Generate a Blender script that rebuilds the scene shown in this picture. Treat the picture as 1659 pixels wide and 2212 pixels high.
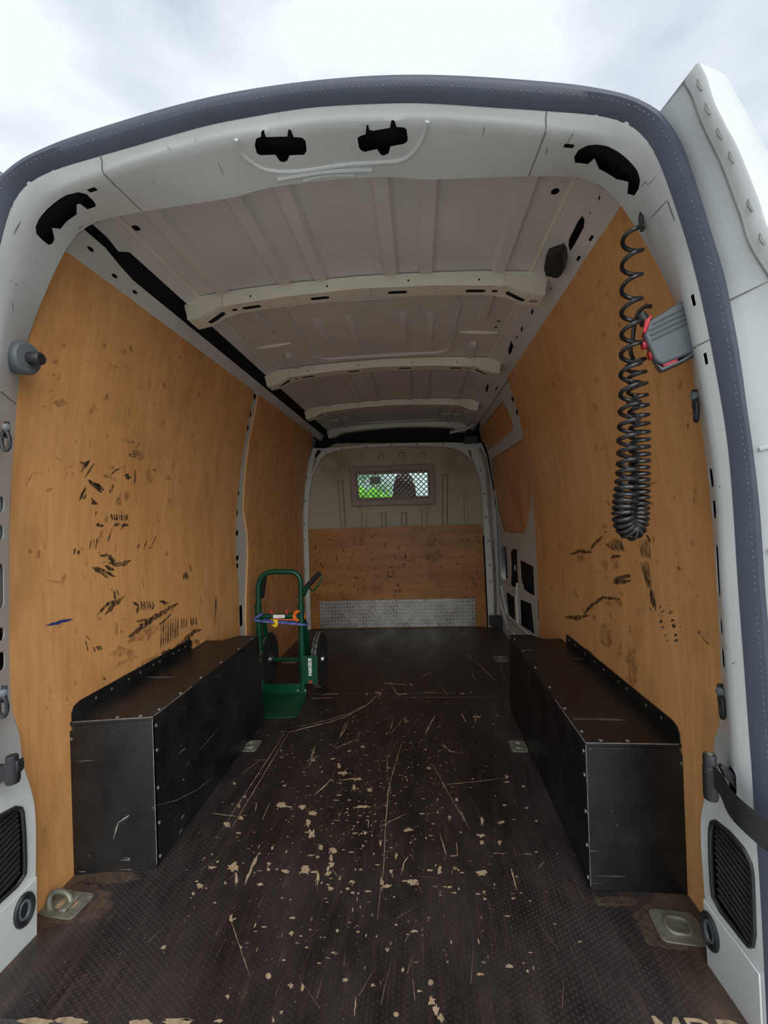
import bpy, bmesh, math, random
import numpy as np
from mathutils import Vector, Matrix
from mathutils.geometry import delaunay_2d_cdt

for o in list(bpy.data.objects):
    bpy.data.objects.remove(o)
SC = bpy.context.scene
COL = SC.collection
R = random.Random(7)

# ------------------------------------------------------------------ camera
# world: X right, Y into the van, Z up, load floor at z = 0, van centre line x = 0
FPX, CX, CY = 940.0, 829.5, 1106.0
CAM = np.array([0.197, 0.0, 1.10])
def _n(v): return v / np.linalg.norm(v)
_F = _n(np.array([(903.2 - CX) / FPX, (1107.5 - CY) / FPX, 1.0]))     # van axis seen from the camera
_x0 = _n(np.cross([0, 1, 0], _F)); _y0 = np.cross(_F, _x0)
_r = math.radians(-1.95)
_X = math.cos(_r) * _x0 + math.sin(_r) * _y0
_D = -math.sin(_r) * _x0 + math.cos(_r) * _y0
CM = np.array([_X, _F, -_D])
cam_d = bpy.data.cameras.new('camera')
cam_d.sensor_fit = 'VERTICAL'; cam_d.sensor_height = 24.0; cam_d.lens = FPX / 2212.0 * 24.0
cam_d.clip_start = 0.02; cam_d.clip_end = 400
cam = bpy.data.objects.new('camera', cam_d); COL.objects.link(cam)
_m = np.eye(4); _m[:3, 0] = CM[:, 0]; _m[:3, 1] = -CM[:, 1]; _m[:3, 2] = -CM[:, 2]; _m[:3, 3] = CAM
cam.matrix_world = Matrix([list(map(float, r)) for r in _m])
SC.camera = cam

# ------------------------------------------------------------------ light
SKY_STRENGTH = 0.90
FILL_SUN_STRENGTH = 3.1
w = bpy.data.worlds.new('overcast_sky'); SC.world = w; w.use_nodes = True
nt = w.node_tree; nt.nodes.clear()
def wn(t, **k):
    n = nt.nodes.new(t)
    for a, b in k.items(): setattr(n, a, b)
    return n
tc = wn('ShaderNodeTexCoord'); mp = wn('ShaderNodeMapping'); mp.inputs['Scale'].default_value = (1.0, 1.0, 2.2)
mp.inputs['Location'].default_value = (0.35, 0.1, 0.2)
n1 = wn('ShaderNodeTexNoise'); n1.inputs['Scale'].default_value = 2.1; n1.inputs['Detail'].default_value = 7; n1.inputs['Roughness'].default_value = .52
cr = wn('ShaderNodeValToRGB'); e = cr.color_ramp.elements
e[0].position = .33; e[0].color = (.52, .60, .72, 1)
e[1].position = .60; e[1].color = (.98, 1.05, 1.12, 1)
m_ = e.new(.46); m_.color = (.74, .82, .92, 1)
bg = wn('ShaderNodeBackground'); bg.inputs['Strength'].default_value = SKY_STRENGTH
wo = wn('ShaderNodeOutputWorld')
for a, b in ((tc.outputs['Generated'], mp.inputs[0]), (mp.outputs[0], n1.inputs['Vector']), (n1.outputs[0], cr.inputs[0]), (cr.outputs[0], bg.inputs[0]), (bg.outputs[0], wo.inputs[0])):
    nt.links.new(a, b)
# very soft overcast fill, added behind the camera to brighten the load space
sd = bpy.data.lights.new('fill_sun', 'SUN'); sd.energy = FILL_SUN_STRENGTH; sd.angle = math.radians(75); sd.color = (1.0, .985, .96)
so = bpy.data.objects.new('fill_sun', sd); COL.objects.link(so)
so.rotation_euler = Vector((-0.32, 1.0, -0.80)).to_track_quat('-Z', 'Y').to_euler()
so.location = (0, -6, 6)
vs = SC.view_settings
vs.view_transform = 'Standard'; vs.look = 'None'; vs.gamma = 1.0; vs.use_curve_mapping = False
vs.exposure = 0.08
SC.cycles.diffuse_bounces = 6; SC.cycles.max_bounces = 14

# ------------------------------------------------------------------ measuring helpers (a pixel of the photo on a known plane)
def ray(p): return CM @ np.array([(p[0] - CX) / FPX, (p[1] - CY) / FPX, 1.0])
def at_y(p, y): d = ray(p); return Vector(CAM + d * ((y - CAM[1]) / d[1]))
def at_x(p, x): d = ray(p); return Vector(CAM + d * ((x - CAM[0]) / d[0]))
def at_z(p, z=0.0): d = ray(p); return Vector(CAM + d * ((z - CAM[2]) / d[2]))
def proj(P):
    v = CM.T @ (np.array(P, float) - CAM); return (CX + FPX * v[0] / v[2], CY + FPX * v[1] / v[2])
def crop(scale, ox, oy): return lambda u, v: (ox + u / scale, oy + v / scale)

# ------------------------------------------------------------------ materials
def lin(c):
    c = c / 255.0
    return c / 12.92 if c <= .04045 else ((c + .055) / 1.055) ** 2.4
def rgb(r, g, b): return (lin(r), lin(g), lin(b), 1.0)
MATS = {}
class NT:
    def __init__(s, name):
        s.m = bpy.data.materials.new(name); s.m.use_nodes = True; s.t = s.m.node_tree
        s.b = s.t.nodes['Principled BSDF']; s.out = s.t.nodes['Material Output']; MATS[name] = s.m
    def n(s, t, **k):
        n = s.t.nodes.new(t)
        for a, b in k.items():
            if a.startswith('i_'): n.inputs[a[2:].replace('_', ' ')].default_value = b
            else: setattr(n, a, b)
        return n
    def l(s, a, b): s.t.links.new(a, b)
    def coords(s, scale=(1, 1, 1), rot=(0, 0, 0)):
        c = s.n('ShaderNodeTexCoord'); mp = s.n('ShaderNodeMapping'); mp.inputs['Scale'].default_value = scale; mp.inputs['Rotation'].default_value = rot
        s.l(c.outputs['Object'], mp.inputs[0]); return mp.outputs[0]
    def noise(s, vec, scale, detail=4, rough=.55):
        n = s.n('ShaderNodeTexNoise'); n.inputs['Scale'].default_value = scale; n.inputs['Detail'].default_value = detail; n.inputs['Roughness'].default_value = rough
        s.l(vec, n.inputs['Vector']); return n.outputs[0]
    def ramp(s, fac, stops):
        r = s.n('ShaderNodeValToRGB'); el = r.color_ramp.elements
        while len(el) < len(stops): el.new(.5)
        for q, (p, c) in zip(el, stops): q.position = p; q.color = c if len(c) == 4 else (*c, 1)
        s.l(fac, r.inputs[0]); return r.outputs[0]
    def mix(s, fac, a, b, blend='MIX'):
        m = s.n('ShaderNodeMix', data_type='RGBA', blend_type=blend)
        for v, i in ((fac, 0), (a, 6), (b, 7)):
            if hasattr(v, 'is_linked'): s.l(v, m.inputs[i])
            else: m.inputs[i].default_value = v
        return m.outputs[2]
    def math(s, op, a, b=0.0):
        m = s.n('ShaderNodeMath', operation=op)
        for v, i in ((a, 0), (b, 1)):
            if hasattr(v, 'is_linked'): s.l(v, m.inputs[i])
            else: m.inputs[i].default_value = v
        return m.outputs[0]
    def bump(s, h, strength=.3, dist=.002):
        b = s.n('ShaderNodeBump'); b.inputs['Strength'].default_value = strength; b.inputs['Distance'].default_value = dist
        s.l(h, b.inputs['Height']); s.l(b.outputs[0], s.b.inputs['Normal'])
    def set(s, **k):
        for a, v in k.items():
            i = s.b.inputs[a.replace('_', ' ')]
            if hasattr(v, 'is_linked'): s.l(v, i)
            else: i.default_value = v
W3 = (1, 1, 1, 1); K3 = (0, 0, 0, 1)
def mat_plain(name, col, rough=.5, metal=0.0, var=.12, scale=30):
    t = NT(name); c = t.coords(); n = t.noise(c, scale)
    a = tuple(max(0, x * (1 - var)) for x in col[:3]) + (1,); b = tuple(min(1, x * (1 + var)) for x in col[:3]) + (1,)
    t.set(Base_Color=t.ramp(n, [(.3, a), (.7, b)]), Roughness=t.math('ADD', t.math('MULTIPLY', n, .2), rough - .1), Metallic=metal)
    return t.m
def mat_paint(name, col, rough=.32, dirt=(.30, .28, .24, 1), amount=.25, scratch=.35):
    t = NT(name); c = t.coords()
    big = t.noise(c, 3.0, 5); fine = t.noise(t.coords((1, 1, 1)), 60, 3)
    col2 = tuple(x * .86 for x in col[:3]) + (1,)
    base = t.mix(t.ramp(big, [(.35, K3), (.7, W3)]), col2, col)
    d = t.math('MULTIPLY', t.ramp(t.noise(c, 9, 8, .7), [(.60, K3), (.80, W3)]), amount)
    base = t.mix(d, base, dirt)
    sc = t.noise(t.coords((6, 90, 40), (.3, .6, .2)), 3.0, 2, .4)
    s2 = t.math('MULTIPLY', t.ramp(sc, [(.76, K3), (.79, W3)]), scratch)
    base = t.mix(s2, base, (.16, .15, .14, 1))
    t.set(Base_Color=base, Roughness=t.math('ADD', t.math('MULTIPLY', big, .2), rough - .08))
    t.bump(fine, .04, .001)
    return t.m
def mat_wood(name, c1, c2, dark, dirt=.5, rough=.42, axis='z'):
    t = NT(name)
    sc = {'z': (1.0, 1.0, .10), 'x': (.10, 1.0, 1.0)}[axis]
    g = t.noise(t.coords(sc), 14, 6, .6); g2 = t.noise(t.coords(sc), 70, 3, .6)
    base = t.mix(t.ramp(g, [(.3, K3), (.7, W3)]), c1, c2)
    base = t.mix(t.math('MULTIPLY', t.ramp(g2, [(.45, K3), (.75, W3)]), .24), base, dark)
    st = t.noise(t.coords((1, 1, .6)), 3.2, 7, .68)
    base = t.mix(t.math('MULTIPLY', t.ramp(st, [(.52, K3), (.72, W3)]), dirt), base, dark)
    sp = t.noise(t.coords((1, 1, .45)), 26, 4, .6)
    base = t.mix(t.math('MULTIPLY', t.ramp(sp, [(.66, K3), (.74, W3)]), dirt * .9), base, (.05, .032, .018, 1))
    sp2 = t.noise(t.coords((1.3, 1, 1)), 38, 3, .5)
    base = t.mix(t.math('MULTIPLY', t.ramp(sp2, [(.73, K3), (.76, W3)]), .5), base, (.62, .42, .24, 1))
    t.set(Base_Color=base, Roughness=t.math('ADD', t.math('MULTIPLY', st, .3), rough - .12))
    t.b.inputs['Specular IOR Level'].default_value = .35
    t.bump(g2, .08, .0008)
    return t.m

mat_paint('white_paint', rgb(209, 214, 213), .30)
mat_paint('grey_white_paint', rgb(205, 205, 198), .40, amount=.3, scratch=.4)
mat_paint('roof_paint', rgb(214, 212, 208), .45, amount=.25, scratch=.25)
mat_paint('rib_paint', rgb(226, 222, 206), .42, amount=.18, scratch=.2)
mat_paint('partition_paint', rgb(168, 158, 132), .5, dirt=(.12, .09, .06, 1), amount=.55, scratch=.5)
mat_paint('guard_paint', rgb(150, 130, 118), .5, dirt=(.15, .08, .06, 1), amount=.5, scratch=.5)
mat_wood('plywood', rgb(224, 168, 108), rgb(208, 150, 90), rgb(142, 98, 56), dirt=.5)
mat_wood('plywood_front', rgb(174, 122, 66), rgb(146, 97, 48), rgb(66, 42, 20), dirt=.9, axis='x')
mat_wood('bare_wood', rgb(196, 166, 128), rgb(176, 146, 110), rgb(130, 102, 74), dirt=.4)
mat_plain('rubber_seal', rgb(56, 63, 76), .55, var=.1, scale=12)
mat_plain('black_plastic', rgb(38, 39, 42), .45, var=.15)
mat_plain('black_and_cavity_shade', rgb(24, 25, 29), .8, var=.2)  # paints the shade inside cavities; also used for parts that are really black
mat_plain('cable_black', rgb(34, 34, 36), .28, var=.05)
mat_plain('box_grey', rgb(92, 100, 104), .42, var=.06)
mat_plain('red_plastic', rgb(196, 52, 66), .4, var=.08)
mat_plain('green_paint', rgb(8, 66, 43), .34, var=.12, scale=18)
mat_plain('grip_black', rgb(26, 26, 27), .7)
mat_plain('tyre_black', rgb(30, 30, 31), .8)
mat_plain('tyre_tread', rgb(96, 94, 90), .85, var=.3)
mat_plain('steel', rgb(170, 172, 172), .35, 1.0)
mat_plain('aged_steel', rgb(128, 128, 116), .55, .55, var=.25, scale=40)
mat_plain('screw_steel', rgb(200, 200, 200), .35, .8)
mat_plain('orange_strap', rgb(232, 116, 40), .6)
mat_plain('yellow_plastic', rgb(232, 206, 30), .5)
mat_plain('white_label', rgb(232, 232, 228), .5, var=.04)
mat_plain('letter_white', rgb(238, 240, 238), .5, var=.02)
mat_plain('red_print', rgb(190, 60, 50), .5, var=.05)
mat_plain('dark_print', rgb(30, 30, 30), .6)
mat_plain('edge_wear', rgb(118, 116, 112), .6, var=.4, scale=60)
mat_plain('primer_grey', rgb(120, 120, 116), .6, var=.2)
mat_plain('seat_fabric', rgb(34, 32, 32), .9)
mat_plain('grass_green', rgb(120, 190, 50), .9, var=.3, scale=2)
mat_plain('leaf_green', rgb(126, 205, 60), .8, var=.45, scale=3)
mat_plain('leaf_pale', rgb(120, 160, 120), .8, var=.35, scale=3)
mat_plain('asphalt', rgb(172, 170, 165), .9, var=.12, scale=8)

# black phenolic floor: hexagonal anti-slip print, worn smooth and brown down the middle
t = NT('floor_film')
c = t.coords()
sx = t.n('ShaderNodeSeparateXYZ'); t.l(c, sx.inputs[0])
k = 2 * math.pi / .0115
def wave(a, b):
    v = t.math('ADD', t.math('MULTIPLY', sx.outputs[0], a * k), t.math('MULTIPLY', sx.outputs[1], b * k)); return t.math('COSINE', v)
h = t.math('ADD', t.math('ADD', wave(1, 0), wave(.5, .866)), wave(.5, -.866))
hexm = t.ramp(t.math('MULTIPLY', t.math('ADD', h, 1.5), .22), [(.25, K3), (.55, W3)])
ax = t.math('ABSOLUTE', t.math('ADD', sx.outputs[0], .02))
wearx = t.ramp(ax, [(.30, W3), (.62, K3)])
weary = t.ramp(t.math('DIVIDE', sx.outputs[1], 5.0), [(1.30 / 5, K3), (1.62 / 5, W3)])
wn1 = t.noise(c, 2.6, 6, .65)
wear = t.math('MINIMUM', t.math('ADD', t.math('MULTIPLY', wearx, t.math('ADD', weary, .55)), t.math('MULTIPLY', t.math('SUBTRACT', wn1, .5), 1.2)), 1.0)
wear = t.math('MAXIMUM', wear, 0.0)
stain = t.noise(t.coords((1, .35, 1)), 5.5, 7, .7)
base = t.mix(t.ramp(stain, [(.35, K3), (.68, W3)]), rgb(19, 16, 17), rgb(54, 47, 47))
base = t.mix(t.math('MULTIPLY', t.ramp(t.noise(t.coords((1, .12, 1)), 55, 4, .6), [(.55, K3), (.8, W3)]), .55), base, rgb(88, 70, 58))
worn = t.mix(t.ramp(stain, [(.3, K3), (.7, W3)]), rgb(15, 12, 12), rgb(44, 35, 31))
base = t.mix(wear, t.mix(t.math('MULTIPLY', t.math('MULTIPLY', hexm, t.ramp(wn1, [(.34, K3), (.66, W3)])), .34), base, rgb(86, 80, 80)), t.mix(t.math('MULTIPLY', t.ramp(t.noise(t.coords((1, .12, 1)), 80, 4, .6), [(.6, K3), (.8, W3)]), .5), worn, rgb(104, 84, 66)))
sp = t.noise(t.coords((1, .7, 1)), 120, 2, .5)
base = t.mix(t.math('MULTIPLY', t.ramp(sp, [(.73, K3), (.76, W3)]), .7), base, rgb(150, 126, 100))
dusty = t.ramp(ax, [(.74, K3), (.90, W3)])
base = t.mix(t.math('MULTIPLY', t.math('MULTIPLY', dusty, t.ramp(t.noise(c, 7, 5, .6), [(.35, K3), (.65, W3)])), .55), base, rgb(120, 98, 76))
t.set(Base_Color=base, Roughness=t.ramp(stain, [(.3, (.34,) * 3), (.75, (.62,) * 3)]))
t.bump(t.math('MULTIPLY', hexm, t.math('SUBTRACT', 1.0, t.math('MULTIPLY', wear, .85))), .22, .0009)

# black painted board of the wheel-arch boxes
t = NT('box_board'); c = t.coords()
b1 = t.noise(c, 5, 7, .65)
base = t.mix(t.ramp(b1, [(.4, K3), (.75, W3)]), rgb(17, 17, 18), rgb(36, 35, 33))
base = t.mix(t.math('MULTIPLY', t.ramp(t.noise(t.coords((1, 4, 30), (.5, .2, .4)), 4, 2, .4), [(.73, K3), (.77, W3)]), .5), base, rgb(120, 118, 114))
base = t.mix(t.math('MULTIPLY', t.ramp(t.noise(c, 60, 3), [(.72, K3), (.76, W3)]), .4), base, rgb(110, 108, 106))
t.set(Base_Color=base, Roughness=t.ramp(b1, [(.3, (.32,) * 3), (.7, (.55,) * 3)]))
# scuffs: rubbed-on rubber, thin where it fades
def mat_scuff(name, col, lo, hi, amt):
    t = NT(name)
    n = t.noise(t.coords((1, 1, .55)), 55, 6, .75)
    f = t.math('MULTIPLY', t.ramp(n, [(lo, K3), (hi, W3)]), amt)
    tr = t.n('ShaderNodeBsdfTransparent'); mx = t.n('ShaderNodeMixShader')
    t.set(Base_Color=col, Roughness=.7)
    t.l(f, mx.inputs[0]); t.l(tr.outputs[0], mx.inputs[1]); t.l(t.b.outputs[0], mx.inputs[2]); t.l(mx.outputs[0], t.out.inputs[0])
mat_scuff('scuff', rgb(50, 40, 30), .30, .58, .86)
mat_scuff('scuff_faint', rgb(96, 72, 46), .38, .68, .5)
mat_scuff('blue_mark', rgb(30, 52, 120), .25, .5, .85)
mat_scuff('dusty_patch', rgb(118, 98, 76), .36, .74, .6)
# plate aluminium
t = NT('chequer_alu'); c = t.coords(); n = t.noise(c, 6, 6, .7)
t.set(Base_Color=t.ramp(n, [(.3, rgb(110, 108, 104)), (.7, rgb(170, 168, 162))]), Metallic=.85, Roughness=t.ramp(n, [(.3, (.30,) * 3), (.7, (.50,) * 3)]))
t = NT('chequer_bar'); t.set(Base_Color=rgb(235, 234, 228), Metallic=.8, Roughness=.35)
# glass pane: clear with a weak reflection
t = NT('pane_glass')
tr = t.n('ShaderNodeBsdfTransparent'); tr.inputs[0].default_value = (.86, .93, .90, 1); gl = t.n('ShaderNodeBsdfGlossy'); gl.inputs['Roughness'].default_value = .04
fr = t.n('ShaderNodeFresnel'); fr.inputs[0].default_value = 1.45; mx = t.n('ShaderNodeMixShader')
t.l(fr.outputs[0], mx.inputs[0]); t.l(tr.outputs[0], mx.inputs[1]); t.l(gl.outputs[0], mx.inputs[2]); t.l(mx.outputs[0], t.out.inputs[0])
# blue flecked shock cord
t = NT('blue_cord'); v = t.noise(t.coords((1, 1, 1)), 240, 2, .5)
t.set(Base_Color=t.ramp(v, [(.50, rgb(28, 44, 150)), (.60, rgb(170, 180, 215))]), Roughness=.7)
# peeled-off film: raw birch showing
t = NT('peeled_birch'); n = t.noise(t.coords((1, .2, 1)), 60, 4)
t.set(Base_Color=t.ramp(n, [(.3, rgb(128, 108, 86)), (.7, rgb(166, 145, 118))]), Roughness=.75)
t = NT('peeled_dull'); n = t.noise(t.coords((1, .2, 1)), 60, 4)
t.set(Base_Color=t.ramp(n, [(.3, rgb(80, 67, 56)), (.7, rgb(118, 100, 82))]), Roughness=.75)

# ------------------------------------------------------------------ mesh helpers
class MB:
    def __init__(s): s.v = []; s.f = []
    def add(s, vs, fs):
        o = len(s.v); s.v += [tuple(map(float, p)) for p in vs]; s.f += [tuple(i + o for i in f) for f in fs]; return s
    def box(s, lo, hi, mtx=None):
        P = [Vector((x, y, z)) for z in (lo[2], hi[2]) for y in (lo[1], hi[1]) for x in (lo[0], hi[0])]
        if mtx is not None: P = [mtx @ p for p in P]
        return s.add(P, [(0, 2, 3, 1), (4, 5, 7, 6), (0, 1, 5, 4), (2, 6, 7, 3), (0, 4, 6, 2), (1, 3, 7, 5)])
    def prism(s, pts, off):                    # closed polygon (3-D points) extruded by the vector off
        n = len(pts); off = Vector(off); P = [Vector(p) for p in pts]
        s.add(P + [p + off for p in P], [tuple(range(n - 1, -1, -1)), tuple(range(n, 2 * n))] + [(i, (i + 1) % n, n + (i + 1) % n, n + i) for i in range(n)]); return s
    def tube(s, pts, r, seg=10, closed=False, cap=True):
        P = [Vector(p) for p in pts]; n = len(P); rr = r if hasattr(r, '__len__') else [r] * n
        T = []
        for i in range(n):
            a = P[(i - 1) % n] if closed or i > 0 else P[i]; b = P[(i + 1) % n] if closed or i < n - 1 else P[i]
            T.append((b - a).normalized())
        u = T[0].orthogonal().normalized(); vs = []; fs = []
        for i in range(n):
            u = (u - T[i] * u.dot(T[i])); u = u.normalized() if u.length > 1e-6 else T[i].orthogonal().normalized()
            w_ = T[i].cross(u)
            for q in range(seg):
                a = 2 * math.pi * q / seg; vs.append(P[i] + (u * math.cos(a) + w_ * math.sin(a)) * rr[i])
        m = n if closed else n - 1
        for i in range(m):
            for q in range(seg):
                j = (i + 1) % n; fs.append((i * seg + q, i * seg + (q + 1) % seg, j * seg + (q + 1) % seg, j * seg + q))
        if cap and not closed:
            fs.append(tuple(range(seg - 1, -1, -1))); fs.append(tuple((n - 1) * seg + q for q in range(seg)))
        return s.add(vs, fs)
    def lathe(s, prof, seg=24, mtx=None):       # profile (r, h) about local +Z
        vs = []; fs = []; n = len(prof)
        for (r, h) in prof:
            for q in range(seg):
                a = 2 * math.pi * q / seg; p = Vector((r * math.cos(a), r * math.sin(a), h)); vs.append(mtx @ p if mtx is not None else p)
        for i in range(n - 1):
            for q in range(seg): fs.append((i * seg + q, i * seg + (q + 1) % seg, (i + 1) * seg + (q + 1) % seg, (i + 1) * seg + q))
        fs.append(tuple(range(seg - 1, -1, -1))); fs.append(tuple((n - 1) * seg + q for q in range(seg)))
        return s.add(vs, fs)
    def grid(s, rows, closed=False):            # rows of equal length -> quad sheet
        n = len(rows); m = len(rows[0]); vs = [p for r in rows for p in r]; fs = []
        for i in range(n - 1):
            for j in range(m if closed else m - 1): fs.append((i * m + j, i * m + (j + 1) % m, (i + 1) * m + (j + 1) % m, (i + 1) * m + j))
        return s.add(vs, fs)
    def mesh(s, name, smooth=35):
        me = bpy.data.meshes.new(name); me.from_pydata(s.v, [], s.f); me.validate()
        bm = bmesh.new(); bm.from_mesh(me); bmesh.ops.recalc_face_normals(bm, faces=bm.faces); bm.to_mesh(me); bm.free()
        if smooth:
            me.polygons.foreach_set('use_smooth', [True] * len(me.polygons)); me.set_sharp_from_angle(angle=math.radians(smooth))
        me.update(); return me
def tag(o, label=None, cat=None, group=None, kind=None):
    for k_, v_ in (('label', label), ('category', cat), ('group', group), ('kind', kind)):
        if v_: o[k_] = v_
    return o
def link(name, me, mat, parent=None, bevel=0):
    o = bpy.data.objects.new(name, me); COL.objects.link(o)
    if mat and not me.materials: me.materials.append(MATS[mat])
    if parent is not None:
        o.parent = parent
        o.matrix_parent_inverse = WORLD(parent).inverted()
    if bevel:
        b = o.modifiers.new('bevel', 'BEVEL'); b.width = bevel; b.segments = 2; b.limit_method = 'ANGLE'; b.angle_limit = math.radians(40)
    return o
def WORLD(o):
    m = o.matrix_basis.copy()
    if o.parent is not None: m = WORLD(o.parent) @ o.matrix_parent_inverse @ m
    return m
def part(name, mb, mat, parent, bevel=0, smooth=35, label=None, kind=None):   # mesh given in world coordinates
    o = link(name, mb.mesh(name, smooth), mat, parent, bevel)
    return tag(o, label, kind=kind)
def thing(name, label, cat, loc=(0, 0, 0), group=None, kind=None):
    o = bpy.data.objects.new(name, None); COL.objects.link(o); o.location = loc; o.empty_display_size = .05
    return tag(o, label, cat, group, kind)
def inside(p, poly):
    x, y = p; c = False; n = len(poly); j = n - 1
    for i in range(n):
        xi, yi = poly[i]; xj, yj = poly[j]
        if (yi > y) != (yj > y) and x < (xj - xi) * (y - yi) / (yj - yi) + xi: c = not c
        j = i
    return c
def dens(poly, step):
    out = []
    for i in range(len(poly)):
        a = Vector(poly[i]); b = Vector(poly[(i + 1) % len(poly)]); k_ = max(1, int(math.ceil((b - a).length / step)))
        out += [tuple(a + (b - a) * (q / k_)) for q in range(k_)]
    return out
def plate(outer, holes, fn, thick, step=.05, mb=None, hstep=None):
    """sheet with cut-outs: 2-D outline and holes, fn(u, v, d) -> point at depth d behind the surface"""
    mb = mb or MB(); V = []; E = []
    loops = [dens(outer, step)] + [dens(h, hstep or step) for h in holes]
    for lp in loops:
        o = len(V); V += [Vector(p) for p in lp]; E += [(o + i, o + (i + 1) % len(lp)) for i in range(len(lp))]
    us = [p[0] for p in outer]; vs_ = [p[1] for p in outer]
    nu = int((max(us) - min(us)) / step); nv = int((max(vs_) - min(vs_)) / step)
    if nu * nv < 6000:
        for i in range(1, nu + 1):
            for j in range(1, nv + 1):
                p = (min(us) + i * (max(us) - min(us)) / (nu + 1), min(vs_) + j * (max(vs_) - min(vs_)) / (nv + 1))
                if inside(p, outer) and not any(inside(p, h) for h in holes): V.append(Vector(p))
    r = delaunay_2d_cdt(V, E, [], 0, 1e-6)
    pv, pf = r[0], r[2]; keep = []
    for f in pf:
        c_ = sum((pv[i] for i in f), Vector((0, 0))) / len(f)
        if inside(c_, outer) and not any(inside(c_, h) for h in holes): keep.append(tuple(f))
    n = len(pv)
    P = [fn(p[0], p[1], 0.0) for p in pv]
    if thick:
        P += [fn(p[0], p[1], thick) for p in pv]
        cnt = {}
        for f in keep:
            for i in range(len(f)):
                a, b = f[i], f[(i + 1) % len(f)]; cnt[(a, b)] = cnt.get((a, b), 0) + 1
        side = [(a, b, b + n, a + n) for (a, b) in cnt if (b, a) not in cnt]
        fs = keep + [tuple(i + n for i in reversed(f)) for f in keep] + side
    else: fs = keep
    used = sorted({i for f in fs for i in f}); mpp = {k_: i for i, k_ in enumerate(used)}
    return mb.add([P[i] for i in used], [tuple(mpp[i] for i in f) for f in fs])
def rrect(cx, cy, w_, h_, r, n=4, rot=0):
    out = []
    for (sx_, sy_, a0) in ((1, 1, 0), (-1, 1, 90), (-1, -1, 180), (1, -1, 270)):
        for q in range(n + 1):
            a = math.radians(a0 + 90 * q / n); out.append((sx_ * (w_ / 2 - r) + r * math.cos(a), sy_ * (h_ / 2 - r) + r * math.sin(a)))
    c_, s_ = math.cos(rot), math.sin(rot)
    return [(cx + x * c_ - y * s_, cy + x * s_ + y * c_) for x, y in out]
def ell(cx, cy, a, b, n=12, rot=0):
    c_, s_ = math.cos(rot), math.sin(rot)
    return [(cx + a * math.cos(2 * math.pi * i / n) * c_ - b * math.sin(2 * math.pi * i / n) * s_, cy + a * math.cos(2 * math.pi * i / n) * s_ + b * math.sin(2 * math.pi * i / n) * c_) for i in range(n)]
def smooth_curve(pts, n=6, closed=False):
    P = [Vector(p) for p in pts]; out = []; m = len(P)
    for i in range(m if closed else m - 1):
        g = (lambda k_: P[k_ % m]) if closed else (lambda k_: P[min(max(k_, 0), m - 1)])
        p0, p1, p2, p3 = g(i - 1), g(i), g(i + 1), g(i + 2)
        for q in range(n):
            t_ = q / n
            out.append(.5 * ((2 * p1) + (p2 - p0) * t_ + (2 * p0 - 5 * p1 + 4 * p2 - p3) * t_ ** 2 + (3 * p1 - p0 - 3 * p2 + p3) * t_ ** 3))
    if not closed: out.append(P[-1])
    return out
def lerp(a, b, t_): return a + (b - a) * t_
def interp(tab, v):
    if v <= tab[0][0]: return tab[0][1]
    for (a, x), (b, y) in zip(tab, tab[1:]):
        if v <= b: return lerp(x, y, (v - a) / (b - a))
    return tab[-1][1]

# ================================================================== the van body
# interior cross-section, left wall -> cant rail -> roof -> cant rail -> right wall
LW = [(-.925, -.08), (-.925, .5), (-.925, 1.0), (-.919, 1.15), (-.904, 1.30), (-.884, 1.45), (-.860, 1.58), (-.828, 1.72), (-.79, 1.89)]
LR = [(-.75, 1.93), (-.70, 1.97), (-.66, 2.003)]
RF = [(-.45, 2.021), (-.22, 2.031), (0, 2.035), (.22, 2.031), (.45, 2.021), (.66, 2.003)]
RR = [(.70, 1.974), (.745, 1.957), (.784, 1.93)]
RW = [(.82, 1.80), (.852, 1.674), (.872, 1.55), (.886, 1.442), (.907, 1.241), (.921, 1.011), (.925, .8), (.925, .4), (.925, -.08)]
class Prof:
    def __init__(s, pts):
        s.p = [Vector(q) for q in pts]; s.t = [0.0]
        for a, b in zip(s.p, s.p[1:]): s.t.append(s.t[-1] + (b - a).length)
        sn = []
        for a, b in zip(s.p, s.p[1:]): d = (b - a).normalized(); sn.append(Vector((d.y, -d.x)))
        s.n = [sn[0]] + [(a + b).normalized() for a, b in zip(sn, sn[1:])] + [sn[-1]]
    def at(s, t_, off=0.0):
        t_ = min(max(t_, 0), s.t[-1])
        for i in range(len(s.t) - 1):
            if t_ <= s.t[i + 1] + 1e-9: break
        f = (t_ - s.t[i]) / (s.t[i + 1] - s.t[i]); p = s.p[i].lerp(s.p[i + 1], f); n = s.n[i].lerp(s.n[i + 1], f).normalized()
        return p + n * off, n
    def hit(s, px, lo=0, hi=None):
        d = ray(px); best = None
        for i in range(lo, (hi or len(s.p) - 1)):
            a, b = s.p[i], s.p[i + 1]; e_ = b - a
            den = d[0] * e_.y - d[2] * e_.x
            if abs(den) < 1e-9: continue
            ox, oz = a.x - CAM[0], a.y - CAM[2]
            k_ = (ox * e_.y - oz * e_.x) / den; f = (ox * d[2] - oz * d[0]) / den
            if k_ > 0:
                sc_ = max(0, -f, f - 1)
                if best is None or sc_ < best[0] - 1e-6: best = (sc_, k_ * d[1], s.t[i] + f * e_.length)
        return (best[1], best[2])
    def t_of(s, i): return s.t[i]
PR = Prof(LW + LR + RF + RR + RW)
iLW, iLR, iRF, iRR, iRW = 0, len(LW) - 1, len(LW) + len(LR) - 1, len(LW) + len(LR) + len(RF) - 1, len(LW) + len(LR) + len(RF) + len(RR) - 1
T_LW = PR.t[iLR]; T_RFL = PR.t[iRF]; T_RFR = PR.t[iRR]; T_RW = PR.t[iRW]; T_END = PR.t[-1]
T_L0 = .08; T_R0 = T_END - .08            # floor level on both walls
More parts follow.
